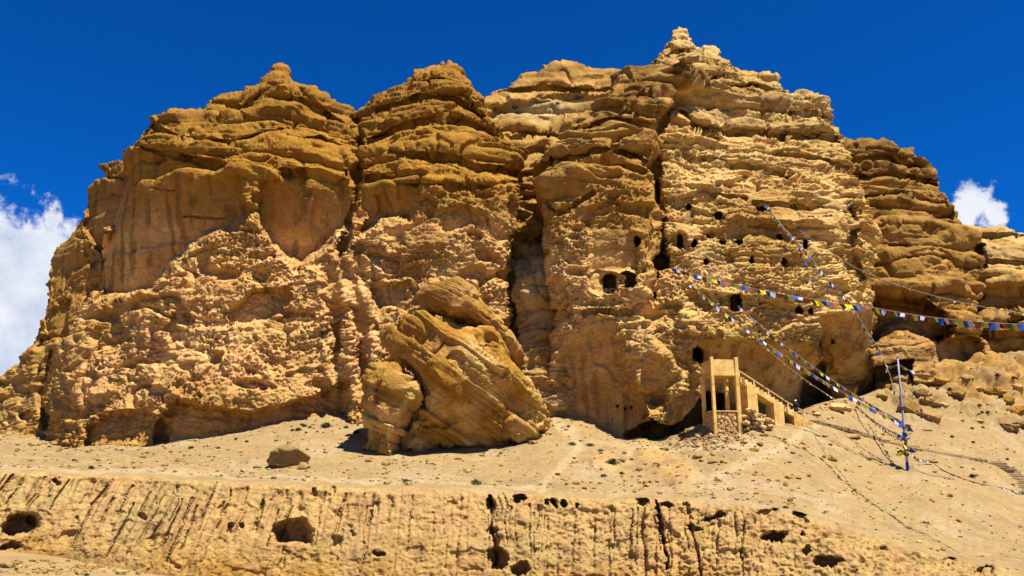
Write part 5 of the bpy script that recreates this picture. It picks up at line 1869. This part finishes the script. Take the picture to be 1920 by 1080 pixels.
POLE = lambda t: pb + on(t)
cave = hit(1258, 503, (cliff_right,))[0] + Vector((0, -0.3, 0))
cave2 = hit(1384, 573, (cliff_right,))[0]
cave2 = at(1384, 573, hit(1392, 588, (cliff_right,))[0].y - 0.2)
up1 = hit(1432, 386, (cliff_right,))[0] + Vector((0, -0.5, 0))
flag_string('longest bright prayer flag string sweeping from the arched cave out to the right edge', [cave, at(1640, 577, 73), at(1985, 610, 51)], [0.5, 0.35], 0.62, 0.98, cord=0.02, mean=-0.2, tall=1.0)
flag_string('lower prayer flag string descending from the arched cave to the flag pole', [cave + Vector((0.15, -0.1, -0.2)), POLE(0.40)], 1.3, 0.40, 1.05, cord=0.016)
flag_string('prayer flag string from the square cave window down to the flag pole', [cave2, POLE(0.42)], 0.9, 0.36, 1.1, cord=0.016)
flag_string('thin nearly bare cord running below the two strings to the slope', [at(1425, 642, 86.0), hit(1583, 758, (terrace,))[0]], 0.5, 0.22, 1.3, 0.45, cord=0.03)
mid4 = at(1594, 568, 84)
flag_string('prayer flag string hanging from the upper ledge past the cliff corner to the pole', [up1, at(1510, 470, 86.5), mid4, at(1650, 655, 82), at(1668, 700, 80.5), at(1690, 768, pb.y + 0.4)], [0.2, 0.2, 0.2, 0.2, 0.2], 0.34, 1.1, 0.12, cord=0.018)
flag_string('tangled second flag string on the upper ledge beside the hanging string', [up1 + Vector((0.3, 0, -0.1)), at(1468, 425, 86.4), at(1495, 452, 86.2), at(1515, 500, 86), at(1525, 540, 85.6)], 0.15, 0.36, 1.0, 0.25, cord=0.02)
flag_string('faded flag string strung level across the cliff face under the summit', [hit(1496, 405, (cliff_right,))[0] + Vector((0, -0.3, 0)), at(1560, 402, 89.0), hit(1612, 366, (cliff_right,))[0] + Vector((0, -0.3, 0))], [0.1, 0.2], 0.28, 1.05, 0.4, cord=0.012)
flag_string('thin cord with few flags from the cliff corner to the right edge', [at(1500, 432, 87.5), at(1600, 500, 84), at(1700, 540, 70), at(1985, 596, 50)], [0.1, 0.1, 0.3], 0.24, 1.5, 0.72, cord=0.022)
flag_string('short flag string falling from the arched cave to the timber ledge', [cave + Vector((0.2, -0.2, -0.3)), at(1276, 550, cave.y - 0.6), at(1286, 592, ly - 0.2)], 0.1, 0.26, 1.25, 0.3, cord=0.015)
flag_string('small bunch of flags laid on the cliff between two little caves', [hit(1354, 458, (cliff_right,))[0] + Vector((0, -0.3, 0)), hit(1388, 462, (cliff_right,))[0] + Vector((0, -0.3, 0))], 0.2, 0.34, 1.0, cord=0.015)
flag_string('short flag string from the hanging string across the top of the pole', [at(1664, 686, 80.5), POLE(0.94), at(1718, 698, pb.y - 0.5)], [0.15, 0.1], 0.28, 1.1, 0.2, cord=0.014)


def gp(px, py, lift=0.12):
    return hit(px, py, (terrace,))[0] + Vector((0, 0, lift))


flag_string('blue and faded flag string trailing over the ground right of the pole', [POLE(0.2), gp(1745, 872, 0.5), gp(1790, 893), gp(1830, 907), gp(1880, 917), gp(1925, 927)], [0.5, 0.2, 0.03, 0.03, 0.03], 0.3, 0.9, 0.25, cord=0.03, cmat=M_OLDCORD, first=2)
flag_string('bare dark cord lying on the ground from the pole foot', [POLE(0.03), gp(1745, 893, 0.08), gp(1790, 900, 0.08)], 0.0, 0.2, 2.0, 0.9, cord=0.025, cmat=M_OLDCORD)
flag_string('weathered dark flag string left of the pole, reaching the stone steps', [gp(1606, 768, 0.5), POLE(0.29)], 0.45, 0.3, 0.8, 0.2, cord=0.05, cmat=M_OLDCORD, first=3)
flag_string('short yellow and white flag string left of the pole, below the weathered one', [gp(1633, 796, 0.7), POLE(0.26)], 0.3, 0.3, 0.95, 0.1, cord=0.02, first=3)
